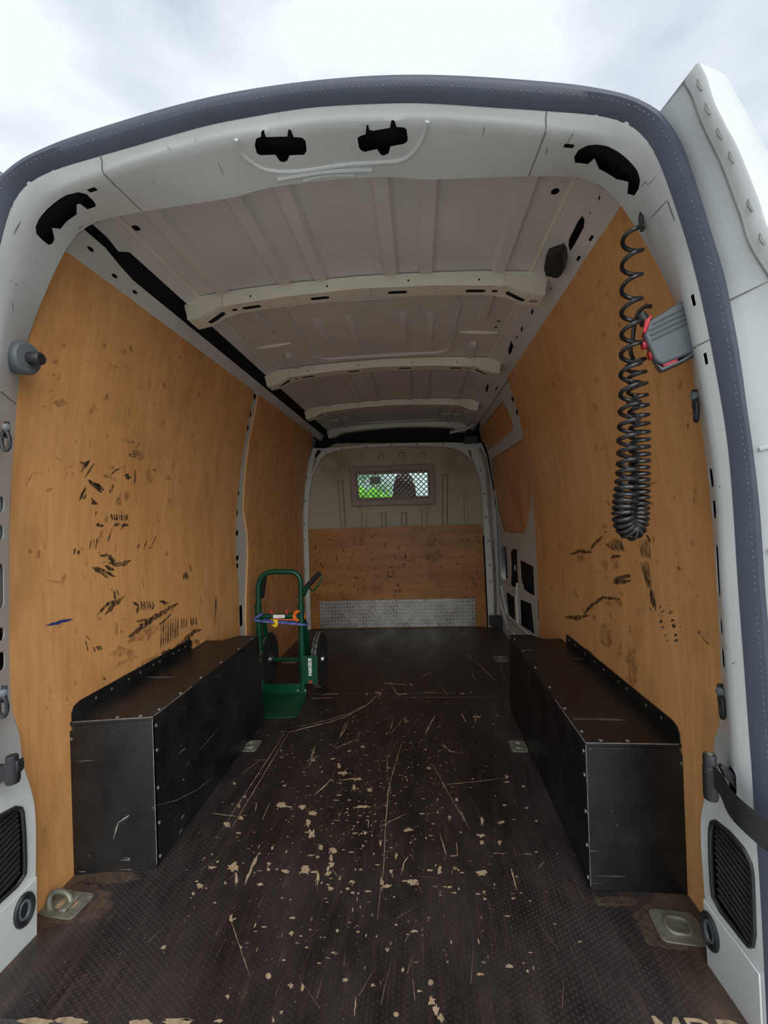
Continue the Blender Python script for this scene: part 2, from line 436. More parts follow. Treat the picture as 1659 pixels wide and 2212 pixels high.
def tz(side, z):                          # arclength of height z on a wall
    lo, hi = (0, T_LW) if side < 0 else (T_RW, T_END)
    for _ in range(40):
        m = (lo + hi) / 2; zz = PR.at(m)[0].y
        if (zz < z) == (side < 0): lo = m
        else: hi = m
    return (lo + hi) / 2
def sheet(off):
    def fn(y, t_, d):
        p, n = PR.at(t_, off - d); return (p.x, y, p.y)
    return fn
def hitL(px): return PR.hit(px, 0, iLR)
def hitR(px): return PR.hit(px, iRW, None)
def hitRail(px): return PR.hit(px, iRR - 1, iRW + 1)
def hitRoof(px): return PR.hit(px, iRF - 1, iRR + 1)

# ---------------------------------------------------------------- ground outside
g = MB().grid([[(x, y, -.62) for x in (-60, 60)] for y in (-60, 60)])
tag(link('ground', g.mesh('ground'), 'asphalt'), 'grey paved ground the van stands on', 'ground', kind='structure')

# ---------------------------------------------------------------- floor
FLOOR_Y0, SEAM, FLOOR_Y1 = .905, 2.665, 4.30
floor = thing('floor', 'black phenolic plywood load floor, scratched and peeled', 'floor', (0, 0, -.02), kind='structure')
part('floor_sheet', MB().box((-.93, FLOOR_Y0, -.018), (.93, SEAM - .0012, 0)), 'floor_film', floor, .001)
part('floor_sheet', MB().box((-.93, SEAM + .0012, -.018), (.93, FLOOR_Y1, 0)), 'floor_film', floor, .001)
part('sub_floor', MB().box((-.95, .90, -.12), (.95, 4.35, -.0185)), 'primer_grey', floor)
# peeled film
def floor_poly(pts_px): return [at_z(p, 0) for p in pts_px]
def blob_mesh(mb, cpx, ru, rv, rot=0.0, n=16, jag=.5, z=.0005):
    out = []
    for i in range(n):
        a = 2 * math.pi * i / n; k_ = 1 + R.uniform(-jag, jag * .75)
        u = ru * k_ * math.cos(a); v = rv * k_ * math.sin(a)
        out.append((cpx[0] + u * math.cos(rot) - v * math.sin(rot), cpx[1] + u * math.sin(rot) + v * math.cos(rot)))
    P = [at_z(p, 0) for p in out]; c_ = at_z(cpx, 0)
    mb.add([(c_.x, c_.y, z)] + [(p.x, p.y, z) for p in P], [(0, 1 + i, 1 + (i + 1) % n) for i in range(n)])
def ribbon_px(line, wpx, rag=.35, sub=5, taper=True):
    sub = max(sub, int(max(math.hypot(b[0] - a[0], b[1] - a[1]) for a, b in zip(line, line[1:])) / 7))
    pts = []
    for a, b in zip(line, line[1:]):
        for q in range(sub): pts.append((lerp(a[0], b[0], q / sub), lerp(a[1], b[1], q / sub)))
    pts.append(line[-1]); n = len(pts); A = []; B = []
    for i, p in enumerate(pts):
        q0 = pts[max(i - 1, 0)]; q1 = pts[min(i + 1, n - 1)]; dx, dy = q1[0] - q0[0], q1[1] - q0[1]; L = math.hypot(dx, dy) or 1
        k_ = wpx / 2 * ((min(1, .25 + 1.6 * min(i, n - 1 - i) / max(1, n - 1) * 2)) if taper else 1)
        w1 = k_ * (1 + R.uniform(-rag, rag)); w2 = k_ * (1 + R.uniform(-rag, rag))
        A.append((p[0] - dy / L * w1, p[1] + dx / L * w1)); B.append((p[0] + dy / L * w2, p[1] - dx / L * w2))
    return A, B
F2 = crop(2.07375, 400, 1560); F5 = crop(3.19, 640, 1360)
peel, dull = MB(), MB()
for (u, v, ru, rv) in [(215,650,35,25),(228,700,8,30),(120,652,20,8),(65,735,16,13),(450,668,18,10),(540,665,28,20),(575,672,20,6),(595,690,7,36),(640,680,15,16),(655,640,13,18),(660,580,18,15),(655,610,8,25),(608,560,12,12),(565,500,16,20),(553,450,11,20),(575,408,22,12),(525,380,18,12),(430,372,24,12),(465,380,14,4),(795,378,32,7),(710,228,22,12),(770,255,20,7),(757,290,9,18),(825,305,16,10),(690,195,8,14),(1000,483,24,9),(880,718,8,36),(905,735,26,9),(1020,718,28,13),(985,712,14,5),(1330,677,24,16),(1330,445,10,20),(1328,508,20,8),(1330,538,10,12),(1410,540,8,12),(1415,450,17,8),(1090,205,8,8),(1215,348,8,8),(875,545,5,20),(1140,665,12,18),(240,375,8,10),(185,458,14,14),(250,430,18,9),(335,727,14,9),(650,745,14,11),(727,748,10,6),(745,716,17,8),(205,880,9,20),(475,1180,14,13),(525,1190,7,20),(715,1155,12,11),(840,1180,10,8),(905,1020,9,12),(1025,937,18,6),(475,945,12,12),(1105,1250,20,24),(1125,1290,14,30),(1145,1325,16,24),(190,1230,8,10),(430,1300,8,10),(1470,790,10,6),(250,1008,7,9),(375,635,10,6),(372,660,8,8),(412,660,8,5),(563,597,11,4),(640,655,8,14),(790,500,8,5),(806,497,10,7),(760,498,12,4),(797,555,6,6),(923,668,10,8),(945,600,6,14),(1095,663,16,5),(1185,740,14,5),(1240,675,8,5),(1165,738,8,4),(1440,245,10,9),(1440,268,14,4),(735,130,10,4),(795,110,9,7),(660,165,12,4),(575,170,10,6),(445,285,8,5),(220,275,7,7),(265,335,9,6),(690,327,14,3),(735,350,12,3),(1010,540,6,4),(1130,405,8,4),(1185,425,7,8),(1530,385,8,5),(1515,287,10,6),(240,497,12,5),(460,514,5,4),(390,565,6,9),(145,625,8,6),(180,720,6,8),(35,768,8,8),(95,745,5,4),(435,788,9,4),(820,758,14,5),(750,765,10,6),(1205,765,12,3),(1310,770,14,4),(1505,765,6,3),(1385,728,4,5),(975,1110,7,14),(150,1340,18,10),(10,1335,26,5),(395,1335,6,12),(1320,1130,16,6),(1175,1075,7,5),(1050,1205,12,6),(1515,1080,7,4),(625,965,4,4),(560,930,7,4)]:
    blob_mesh(peel, F2(u, v), ru / 2.07 * .92, rv / 2.07 * .92)
for (u, v, ru, rv) in [(373,1138,13,14),(1100,1167,12,14),(945,1310,12,12)]:
    blob_mesh(peel, F2(u, v), ru / 2.07, rv / 2.07, jag=.06)
for (u, v, ru, rv) in [(1025,430,13,42),(1020,600,26,22),(1400,1300,18,26),(1470,390,16,30),(1350,940,30,45),(270,925,70,16),(600,915,90,16),(360,920,40,20),(170,800,60,12),(1500,1120,70,45),(1560,450,14,40)]:
    pass
for line, wd in [([(120,408),(250,425)],5),([(455,35),(185,450)],3.5),([(465,45),(205,480)],4),([(465,45),(560,22),(650,0)],4),([(970,90),(912,290),(895,500),(890,640),(860,885)],4),([(690,110),(770,78)],6),([(555,205),(580,120)],4),([(545,175),(600,150)],4),([(720,0),(690,75)],5),([(1105,0),(1080,45)],7),([(1145,100),(1190,130),(1235,140)],5),([(250,235),(340,165)],2.5),([(305,170),(375,170)],4),([(870,470),(990,410)],4),([(1160,280),(1290,268),(1440,250)],2.5),([(205,890),(235,980),(290,1140)],5),([(345,440),(380,360)],3.5),([(1110,190),(1180,320),(1280,490)],3),([(330,585),(300,650),(265,730)],15),([(1000,600),(980,630),(965,690)],8),([(1140,500),(1160,560),(1170,600)],6),([(1215,535),(1220,600)],7),([(1460,655),(1485,755)],7),([(765,1230),(757,1320)],8),([(580,325),(610,300),(660,250)],7),([(700,260),(770,250)],6),([(905,150),(905,230)],4),([(1235,400),(1260,450)],5),([(805,440),(822,440),(820,475)],4),([(660,440),(700,442)],4),([(680,690),(660,660)],5),([(920,265),(905,330)],9),([(1375,588),(1440,588)],4),([(1515,590),(1555,592)],5),([(1185,600),(1225,598)],5),([(1580,660),(1610,620)],6),([(1020,1150),(1030,1250)],4),([(320,360),(315,400)],5),([(965,690),(975,640)],4)]:
    A, B = ribbon_px([F2(*p) for p in line], wd / 2.07 * .62, rag=.7)
    P = [at_z(a, 0) for a in A]; Q = [at_z(b, 0) for b in B]; peel.grid([[(p.x, p.y, .0005) for p in P], [(q.x, q.y, .0005) for q in Q]])
for line, wd in [([(0,690),(120,662),(220,640),(330,605),(400,570),(440,545),(500,510),(560,450),(610,395)],6),([(0,672),(130,645),(230,620),(380,570),(440,540)],4),([(600,370),(640,372),(760,380)],9),([(540,430),(580,440),(570,465)],12),([(660,390),(700,450)],7),([(690,450),(770,440)],9),([(955,590),(925,650),(890,710)],9),([(355,640),(330,700),(290,760)],6),([(270,820),(330,790),(420,760)],9),([(1200,190),(1280,260),(1340,320),(1400,390)],5),([(1400,230),(1420,300),(1460,370)],4),([(180,450),(300,440)],8),([(1000,780),(1060,840),(1150,855)],6),([(970,360),(1050,460)],3),([(850,330),(900,310),(940,290)],5),([(785,385),(800,375)],16),([(480,440),(490,450)],18),([(1205,180),(1195,205)],14),([(1130,440),(1160,445)],12),([(1210,430),(1200,440)],12),([(1140,580),(1170,640)],9),([(1215,600),(1275,600)],18),([(1240,580),(1235,640)],10),([(670,610),(650,690)],6),([(745,610),(760,640)],10),([(740,640),(775,630)],9),([(400,600),(390,600)],14),([(640,730),(750,600)],3),([(435,700),(420,750)],5),([(725,790),(690,890)],4),([(130,800),(100,890)],7),([(90,475),(250,470)],5),([(560,470),(1480,465)],1.6),([(1370,580),(1395,600)],8),([(1210,300),(1235,350)],8),([(870,430),(970,435)],5)]:
    A, B = ribbon_px([F5(*p) for p in line], wd / 3.19 * .7, sub=4, rag=.7)
    P = [at_z(a, 0) for a in A]; Q = [at_z(b, 0) for b in B]; peel.grid([[(p.x, p.y, .0005) for p in P], [(q.x, q.y, .0005) for q in Q]])
for i in range(900):
    y = 1.05 + abs(R.gauss(.75, .55)); x = R.gauss(-.03, .27)
    if abs(x) > .62 or y > 3.3: continue
    s_ = R.uniform(.001, .0042) * (1.6 if R.random() < .08 else 1); a0 = R.random() * 6; ex = R.uniform(.5, 2.2)
    P = [(x + s_ * math.cos(a0 + q) * R.uniform(.6, 1.3) * ex, y + s_ * math.sin(a0 + q) * R.uniform(.6, 1.3) / ex * 1.3, .0005) for q in (0, 1.05, 2.1, 3.14, 4.2, 5.2)]
    (peel if R.random() < .5 else dull).add(P, [tuple(range(6))])
for i in range(240):
    y = R.uniform(.95, 3.6); x = R.gauss(0, .33)
    if abs(x) > .63: continue
    a0 = R.gauss(math.pi / 2, .5); L = R.uniform(.02, .12); wd = R.uniform(.0004, .0011)
    dx, dy = math.cos(a0), math.sin(a0)
    dull.add([(x - dy * wd, y + dx * wd, .0004), (x + dx * L, y + dy * L, .0004), (x + dy * wd, y - dx * wd, .0004)], [(0, 1, 2)])
# splintered rear edge
for (u0, u1, vv) in [(40, 115, 2203), (118, 190, 2203), (280, 330, 2207), (350, 415, 2204)]:
    blob_mesh(peel, ((u0 + u1) / 2, vv + 4), (u1 - u0) / 2, 9, jag=.3)
part('peeled_patches', peel, 'peeled_birch', floor, smooth=0, label='pale wood patches where the black film has peeled off', kind='stuff')
part('scratches', dull, 'peeled_dull', floor, smooth=0, label='fine scratches in the black film', kind='stuff')
# stencilled letters at the rear edge
cu = bpy.data.curves.new('letters', 'FONT'); cu.body = 'MDD'; cu.size = .085; cu.space_character = 1.0
to = bpy.data.objects.new('letters_tmp', cu); COL.objects.link(to)
bpy.context.view_layer.update()
lm = bpy.data.meshes.new_from_object(to.evaluated_get(bpy.context.evaluated_depsgraph_get())); bpy.data.objects.remove(to)
p0 = at_z((1412, 2195), 0)
lm.transform(Matrix.Translation((p0.x - .012, p0.y - .058, .0006)))
o = link('floor_lettering', lm, 'peeled_birch', floor); o['label'] = 'tan letters on the black floor edge'

# ---------------------------------------------------------------- side walls
Y0, Y1 = 1.088, 4.46
def wall_common(root, side):
    t0, t1 = (0.0, T_LW + .02) if side < 0 else (T_RW - .02, T_END)
    part('outer_skin', plate([(1.10, t0), (4.55, t0), (4.55, t1), (1.10, t1)], [], sheet(-.075), .003, .14), 'white_paint', root)
wl = thing('wall_left', 'left side of the van lined with scuffed plywood sheets', 'wall', (-.95, 2.6, 0), kind='structure')
wr = thing('wall_right', 'right side of the van lined with scuffed plywood up to the sliding door', 'wall', (.95, 2.0, 0), kind='structure')
wall_common(wl, -1); wall_common(wr, 1)
ZL, ZR = T_LW, T_RW
ple = [hitL(p) for p in [(545, 852), (525, 960), (513, 1050), (509, 1100), (506, 1200), (512, 1260), (515, 1370)]]
pre = [hitL(p) for p in [(556, 855), (547, 900), (535, 960), (527, 1040), (524, 1100), (532, 1150), (534, 1200), (531, 1260), (529, 1330)]]
left1 = [(Y0, T_L0), (ple[-1][0], T_L0)] + [(y, t_) for y, t_ in reversed(ple)] + [(ple[0][0], ZL), (Y0, ZL)]
part('plywood_panel', plate(left1, [], sheet(.008), .012, .09), 'plywood', wl, label='large scuffed plywood sheet on the left wall')
left2 = [(pre[-1][0], T_L0), (4.13, T_L0), (4.13, ZL)] + [(pre[0][0] + .02, ZL)] + [(y, t_) for y, t_ in pre]
part('plywood_panel', plate(left2, [], sheet(.008), .012, .09), 'plywood', wl, label='narrower darker plywood sheet behind the sack truck')
# pillar between them, with lightening holes
L3 = crop(3.6875, 400, 800)
ph = []
for (u, v) in [(555,210),(518,350),(497,457),(458,607),(436,712),(426,825),(423,978),(411,1137),(415,1297),(418,1493),(415,1560),(418,1770)]:
    y, t_ = hitL(L3(u, v)); ph.append(ell(y, t_, .024, .018, 10))
y, t_ = hitL((521, 1330)); ph.append(rrect(y, t_, .05, .13, .012))
yo0 = min(p[0] for p in ple) - .03; yo1 = max(p[0] for p in pre) + .03
part('steel_pillar', plate([(yo0, T_L0), (yo1, T_L0), (yo1, ZL), (yo0, ZL)], ph, sheet(0.0), .003, .08, hstep=.012), 'grey_white_paint', wl)
part('pillar_cavity_shade', plate([(yo0, T_L0), (yo1, T_L0), (yo1, ZL), (yo0, ZL)], [], sheet(-.05), .002, .15), 'black_and_cavity_shade', wl)  # near-black sheet painting the shade behind the pillar holes
# cant rail on the left: lower flange, dark open channel, inner flange
tA, tB, tC, tD = T_LW, PR.t[iLR + 1], PR.t[iLR + 2], T_RFL
cr_ = thing('trim_1', 'open dark channel of the left roof rail with its pale flanges', 'roof rail', (-.73, 2.7, 1.93), kind='structure')
sl = [hit for hit in (PR.hit((246, 595), iLR - 1, iLR + 1), PR.hit((290, 630), iLR - 1, iLR + 1), PR.hit((210, 518), iLR - 1, iLR + 1))]
part('lower_flange', plate([(1.02, tA - .012), (4.46, tA - .012), (4.46, tB), (1.42, tB), (1.34, tB + .010), (1.26, tB + .024), (1.02, tB + .026)], [ell(y, min(t_, tB - .008), .014, .006, 8) for y, t_ in sl], sheet(.004), .003, .08, hstep=.01), 'roof_paint', cr_)
part('inner_flange', plate([(1.02, tC - .012), (1.24, tC - .012), (1.30, tC - .022), (1.33, tC), (4.5, tC), (4.5, tD + .01), (1.02, tD + .01)], [], sheet(.002), .003, .08), 'roof_paint', cr_)
part('channel', plate([(1.13, tA - .02), (4.6, tA - .02), (4.6, tD + .01), (1.13, tD + .01)], [], sheet(-.045), .003, .12), 'black_and_cavity_shade', cr_)  # shade of the open channel put into the colour of its lining
# right wall plywood
prr = [hitR(p) for p in [(1098, 815), (1125, 900), (1140, 980), (1150, 1050), (1158, 1130), (1163, 1230), (1167, 1370)]]
right1 = [(Y0, T_R0), (Y0, ZR), (prr[0][0], ZR)] + prr + [(prr[-1][0], T_R0)]
part('plywood_panel', plate(right1, [], sheet(.008), .012, .09), 'plywood', wr, label='large scuffed plywood sheet on the right wall behind the coiled cable')
# right cant rail with slots
cr2 = thing('trim_2', 'closed roof rail on the right with dark slots and holes', 'roof rail', (.74, 2.7, 1.93), kind='structure')
V2 = crop(4.1475, 960, 380)
holes = [[hitRail(V2(*p)) for p in [(1240,345),(1260,380),(1255,450),(1180,590),(1130,670),(1115,620),(1120,560),(1200,400)]]]
def dia(u, v, a, b): return [hitRail(V2(u, v - b)), hitRail(V2(u + a, v - b * .3)), hitRail(V2(u + a * .3, v + b * .6)), hitRail(V2(u - a * .5, v + b)), hitRail(V2(u - a, v + b * .4)), hitRail(V2(u - a * .2, v - b * .6))]
for (u, v, a, b) in [(985,880,16,36),(790,1208,13,34),(697,1365,11,32),(652,1438,7,20),(597,1535,24,66),(385,1895,15,42),(1392,185,11,26),(1312,322,6,16),(940,920,5,14),(955,1000,7,14),(740,1275,4,10),(752,1335,4,10),(635,1525,4,9)]:
    holes.append(dia(u, v, a, b))
for (u, v) in [(1320, 552), (1207, 733)]:
    y, t_ = hitRail(V2(u, v)); holes.append(rrect(y, t_, .03, .010, .004, 2))
def railfn(y, t_, d):
    p, n = PR.at(t_, .004 - d); return (p.x, y, p.y)
part('rail_skin', plate([(1.02, T_RFR - .012), (4.5, T_RFR - .012), (4.5, T_RW + .012), (1.02, T_RW + .012)], holes, railfn, .003, .06, hstep=.012), 'roof_paint', cr2)
part('rail_cavity_shade', plate([(1.13, T_RFR - .012), (4.5, T_RFR - .012), (4.5, T_RW + .012), (1.13, T_RW + .012)], [], sheet(-.045), .003, .15), 'black_and_cavity_shade', cr2)  # unlit inside of the rail, painted near-black
# black plug in the rail
pl = [hitRail(V2(*p)) for p in [(945,632),(1075,590),(1102,635),(1110,720),(1090,810),(1050,838),(950,820),(928,740)]]
plug = thing('cable_grommet', 'rounded black plug fixed to the right roof rail beside a slot', 'plug', railfn(*pl[0], 0))
part('plug_body', plate(pl, [], sheet(.035), .03, .02), 'black_plastic', plug, .004)
part('plug_tab', MB().tube([sheet(.02)(*hitRail(V2(1052, 838)), 0), sheet(.012)(*hitRail(V2(1050, 852)), 0)], .006, 8), 'black_plastic', plug)

# scuffs on the plywood
def scuffs(name, root, hit, lst, mat, label, w=1.0):
    mb = MB(); fn = sheet(.0088)
    for line, wd in lst:
        A, B = ribbon_px(line, wd * w * 1.3, sub=4, rag=.5)
        P = [hit(a) for a in A]; Q = [hit(b) for b in B]
        mb.grid([[fn(*p, 0) for p in P], [fn(*q, 0) for q in Q]])
    part(name, mb, mat, root, smooth=0, label=label, kind='stuff')
W_ = crop(4.0225, 150, 950)
S = [([(70,190),(130,230)],16),([(160,170),(80,280)],14),([(195,200),(110,330)],12),([(140,180),(90,240)],14),([(145,345),(240,450)],26),([(180,370),(280,440)],26),([(210,380),(260,460)],20),([(365,385),(330,460)],14),([(120,410),(60,530)],18),([(130,460),(100,520)],14),([(165,500),(230,580)],20),([(170,540),(210,610)],18),([(230,570),(200,660)],10),([(270,580),(250,620)],12),([(228,720),(238,755)],26),([(258,735),(266,757)],18),([(385,720),(395,752)],40),([(455,728),(470,752)],44),([(485,730),(488,752)],16),([(170,860),(155,960)],9),([(195,860),(185,950)],8),([(220,850),(210,955)],12),([(355,760),(310,890)],10),([(25,940),(20,1000)],16),([(60,960),(60,1010)],16),([(245,1010),(320,1000)],18),([(310,1005),(380,1060)],34),([(320,1070),(420,1085),(515,1045)],28),([(170,1105),(320,1200)],20),([(210,1105),(380,1190)],20),([(285,1095),(370,1135)],22),([(465,1355),(370,1430),(290,1520)],26),([(390,1395),(300,1430),(215,1530)],22),([(370,1310),(380,1390)],16),([(390,1300),(410,1360)],10),([(530,1410),(580,1440),(570,1510)],18),([(495,1715),(640,1610),(760,1520),(930,1420)],34),([(560,1580),(720,1550)],20),([(580,1610),(700,1580)],16),([(780,1860),(880,1826)],24),([(880,1820),(1000,1730),(1060,1670),(1135,1650)],26),([(120,1700),(155,1740)],10),([(120,1740),(140,1840)],9),([(205,1800),(265,1820)],26),([(480,290),(492,345)],34),([(555,250),(545,390)],11),([(440,240),(380,265),(340,300)],10),([(710,255),(735,268)],16),([(985,1150),(975,1220)],11),([(1005,1145),(995,1220)],11),([(1012,1180),(1015,1210)],8),([(740,830),(700,920)],7),([(660,870),(630,950)],7),([(590,900),(575,950)],14),([(510,115),(500,140)],18),([(600,20),(550,80)],7),([(790,1395),(820,1440)],18),([(760,1400),(850,1420)],10),([(185,1800),(205,1845)],12),([(280,2060),(290,2090)],12),([(655,1130),(660,1135)],14),([(1260,1350),(1255,1570)],9)]
for u in range(345, 490, 22): S.append(([(u, 642), (u + 8, 705)], 12))
for u in range(600, 710, 25): S.append(([(u, 1400), (u + 14, 1440), (u, 1480)], 11))
for k_ in range(8): S.append(([(775 + k_ * 22, 1590 - k_ * 8), (782 + k_ * 20, 1690), (772 + k_ * 22, 1830 - k_ * 17)], 8))
for k_ in range(6): S.append(([(760 + k_ * 18, 1600 - k_ * 14), (800 + k_ * 14, 1590 - k_ * 15)], 9))
for k_ in range(3): S.append(([(962 + 20 * k_, 1550), (957 + 20 * k_, 1640)], 8)); S.append(([(1042 + 22 * k_, 1545), (1042 + 22 * k_, 1610)], 9))
for k_ in range(5): S.append(([(1030 + 18 * k_, 1730), (1036 + 18 * k_, 1800 - 4 * k_)], 8))
scuffs('scuff_marks', wl, hitL, [([W_(*p) for p in l_], w_) for l_, w_ in S], 'scuff', 'black rubbed scuff marks on the left plywood', 1 / 4.02)
S = [([(330,1870),(450,1830),(560,1860)],60),([(340,2000),(480,1920),(570,1880)],28),([(270,2212),(400,2100),(540,2020),(660,1930),(780,1850)],34),([(270,780),(230,900)],22),([(270,300),(400,355)],22),([(560,80),(600,180)],70),([(670,250),(690,380)],40),([(480,440),(480,540)],34),([(390,1580),(390,1700)],22),([(480,1760),(620,1690),(760,1620)],60),([(830,960),(830,1010)],20),([(400,500),(440,640)],50),([(340,220),(350,260)],30),([(850,300),(840,350)],30),([(220,1530),(250,1570)],26)]
L0 = [([W_(*p) for p in l_], w_ / 4.02) for l_, w_ in S]
Z0 = crop(3.687, 0, 700)
for l_, w_ in [([(300,180),(308,215)],16),([(400,285),(435,310)],34),([(785,140),(825,180)],16),([(840,310),(930,350)],12),([(950,300),(990,350)],12),([(940,215),(1000,225)],30),([(395,395),(412,410)],26),([(410,625),(510,630)],46),([(305,655),(365,648)],12),([(805,600),(850,555)],22),([(420,1062),(480,1090)],16),([(575,930),(605,935)],14),([(930,910),(1060,940)],26),([(1040,1000),(1060,1060)],46),([(190,2040),(192,2115)],8),([(500,1990),(470,2080)],26),([(330,2035),(480,2065)],10),([(550,1170),(580,1205)],10),([(670,285),(685,290)],14),([(185,1320),(195,1260),(245,1180),(300,1190)],7),([(215,1790),(222,1830)],26)]:
    L0.append(([Z0(*p) for p in l_], w_ / 3.69))
for i in range(70):
    p = (R.uniform(60, 520), R.uniform(720, 1560)); a0 = R.gauss(1.57, .6); L = R.uniform(4, 22)
    L0.append(([p, (p[0] + L * math.cos(a0), p[1] + L * math.sin(a0))], R.uniform(1.5, 5)))
for i in range(40):
    p = (R.uniform(545, 640), R.uniform(920, 1330)); a0 = R.gauss(1.57, .4); L = R.uniform(4, 18)
    L0.append(([p, (p[0] + L * math.cos(a0), p[1] + L * math.sin(a0))], R.uniform(1.5, 4)))
L0 = [q for q in L0 if all(hitL(p)[0] > 1.0 for p in q[0])]
scuffs('faint_smears', wl, hitL, L0, 'scuff_faint', 'faint brown smears on the left plywood')
scuffs('blue_mark', wl, hitL, [([(93, 1351), (120, 1345), (152, 1337)], 4.5)], 'blue_mark', 'short blue streak on the left plywood')
W4 = crop(4.056, 1150, 1100)
S = [([(350,398),(430,365),(545,378)],20),([(530,365),(570,290),(632,235)],26),([(712,420),(795,405)],24),([(725,635),(800,600),(885,582)],30),([(730,650),(885,625)],26),([(300,940),(400,955),(515,930)],28),([(470,925),(540,840),(640,775),(790,785)],22),([(1060,690),(1085,860)],28),([(1095,770),(1105,895)],12),([(1020,210),(1062,285)],14),([(1480,1072),(1502,1088)],22),([(1500,1100),(1580,1190)],8),([(1145,850),(1155,860)],26),([(1165,885),(1175,900)],26),([(1148,970),(1160,995)],22),([(1165,1025),(1172,1045)],22),([(1195,1100),(1200,1112)],20),([(1208,1150),(1212,1160)],18),([(1222,840),(1226,850)],14),([(1235,890),(1245,915)],26),([(1252,960),(1258,985)],24),([(1265,1000),(1272,1040)],28),([(1275,1095),(1292,1110)],26),([(1280,1140),(1295,1160)],26),([(430,1220),(500,1245),(550,1275)],20),([(610,1345),(665,1380)],18),([(1295,505),(1320,520)],14)]
for k_ in range(6): S.append(([(958 + 17 * k_, 275 - 6 * k_), (990 + 14 * k_, 430)], 7))
for k_ in range(5): S.append(([(972 + 16 * k_, 455), (1035 + 8 * k_, 690)], 8))
for k_ in range(5): S.append(([(655 + 14 * k_, 300 - 8 * k_), (735 + 10 * k_, 362)], 6)); S.append(([(730 + 16 * k_, 250), (775 + 13 * k_, 370)], 7))
scuffs('scuff_marks', wr, hitR, [([W4(*p) for p in l_], w_) for l_, w_ in S], 'scuff', 'black tyre-like scuff marks on the right plywood', 1 / 4.056)
L0 = [([W4(*p) for p in l_], w_ / 4.056) for l_, w_ in [([(640,1000),(690,1210)],70),([(880,1200),(900,1560)],70),([(760,780),(800,850)],36),([(680,800),(720,850)],40),([(420,400),(470,470)],40),([(640,440),(660,530)],40),([(760,440),(750,530)],30),([(650,120),(660,210)],50),([(1420,260),(1440,330)],40),([(930,860),(965,885)],16)]]
for i in range(80):
    p = (R.uniform(1190, 1520), R.uniform(560, 1480)); a0 = R.gauss(1.57, .6); L = R.uniform(5, 26)
    L0.append(([p, (p[0] + L * math.cos(a0), p[1] + L * math.sin(a0))], R.uniform(1.5, 6)))
L0 = [q for q in L0 if all(1.12 < hitR(p)[0] < 2.6 and hitR(p)[1] > T_RW + .03 for p in q[0])]
scuffs('faint_smears', wr, hitR, L0, 'scuff_faint', 'faint brown smears on the right plywood')

# ---------------------------------------------------------------- roof
ceil = thing('ceiling', 'bare pressed-steel van roof with cross ribs', 'ceiling', (0, 2.7, 2.03), kind='structure')
part('roof_skin', plate([(1.0, T_RFL - .004), (4.62, T_RFL - .004), (4.62, T_RFR + .004), (1.0, T_RFR + .004)], [ell(*hitRoof((1199, 414)), .014, .012, 10), ell(*hitRoof((294, 493)), .014, .012, 10)] + [ell(*hitRoof(V2(u, v)), .010, .009, 8) for u, v in ((485,1303),(460,1356),(247,1852),(235,1876))] + [ell(*hitRoof(crop(3.318, 160, 420)(u, v)), .010, .009, 8) for u, v in ((1208,1032),(1245,1070))], sheet(0), .002, .07, hstep=.01), 'roof_paint', ceil)
part('outer_roof', plate([(1.10, T_LW), (4.58, T_LW), (4.58, T_RW), (1.10, T_RW)], [], sheet(-.075), .003, .15), 'white_paint', ceil)
RIBS = [1.695, 2.615, 3.55, 4.45]
def roofz(x): return interp([(-.66, 2.003), (-.45, 2.021), (-.22, 2.031), (0, 2.035), (.22, 2.031), (.45, 2.021), (.66, 2.003)], x)
def ribz(x):
    a = abs(x); return interp([(0, 1.987), (.3, 1.978), (.555, 1.957), (.575, 1.95), (.63, 1.917), (.70, 1.905)], a)
RX = [-.70, -.66, -.60, -.575, -.555, -.45, -.3, -.15, 0, .15, .3, .45, .555, .575, .60, .66, .70]
RW_ = .078
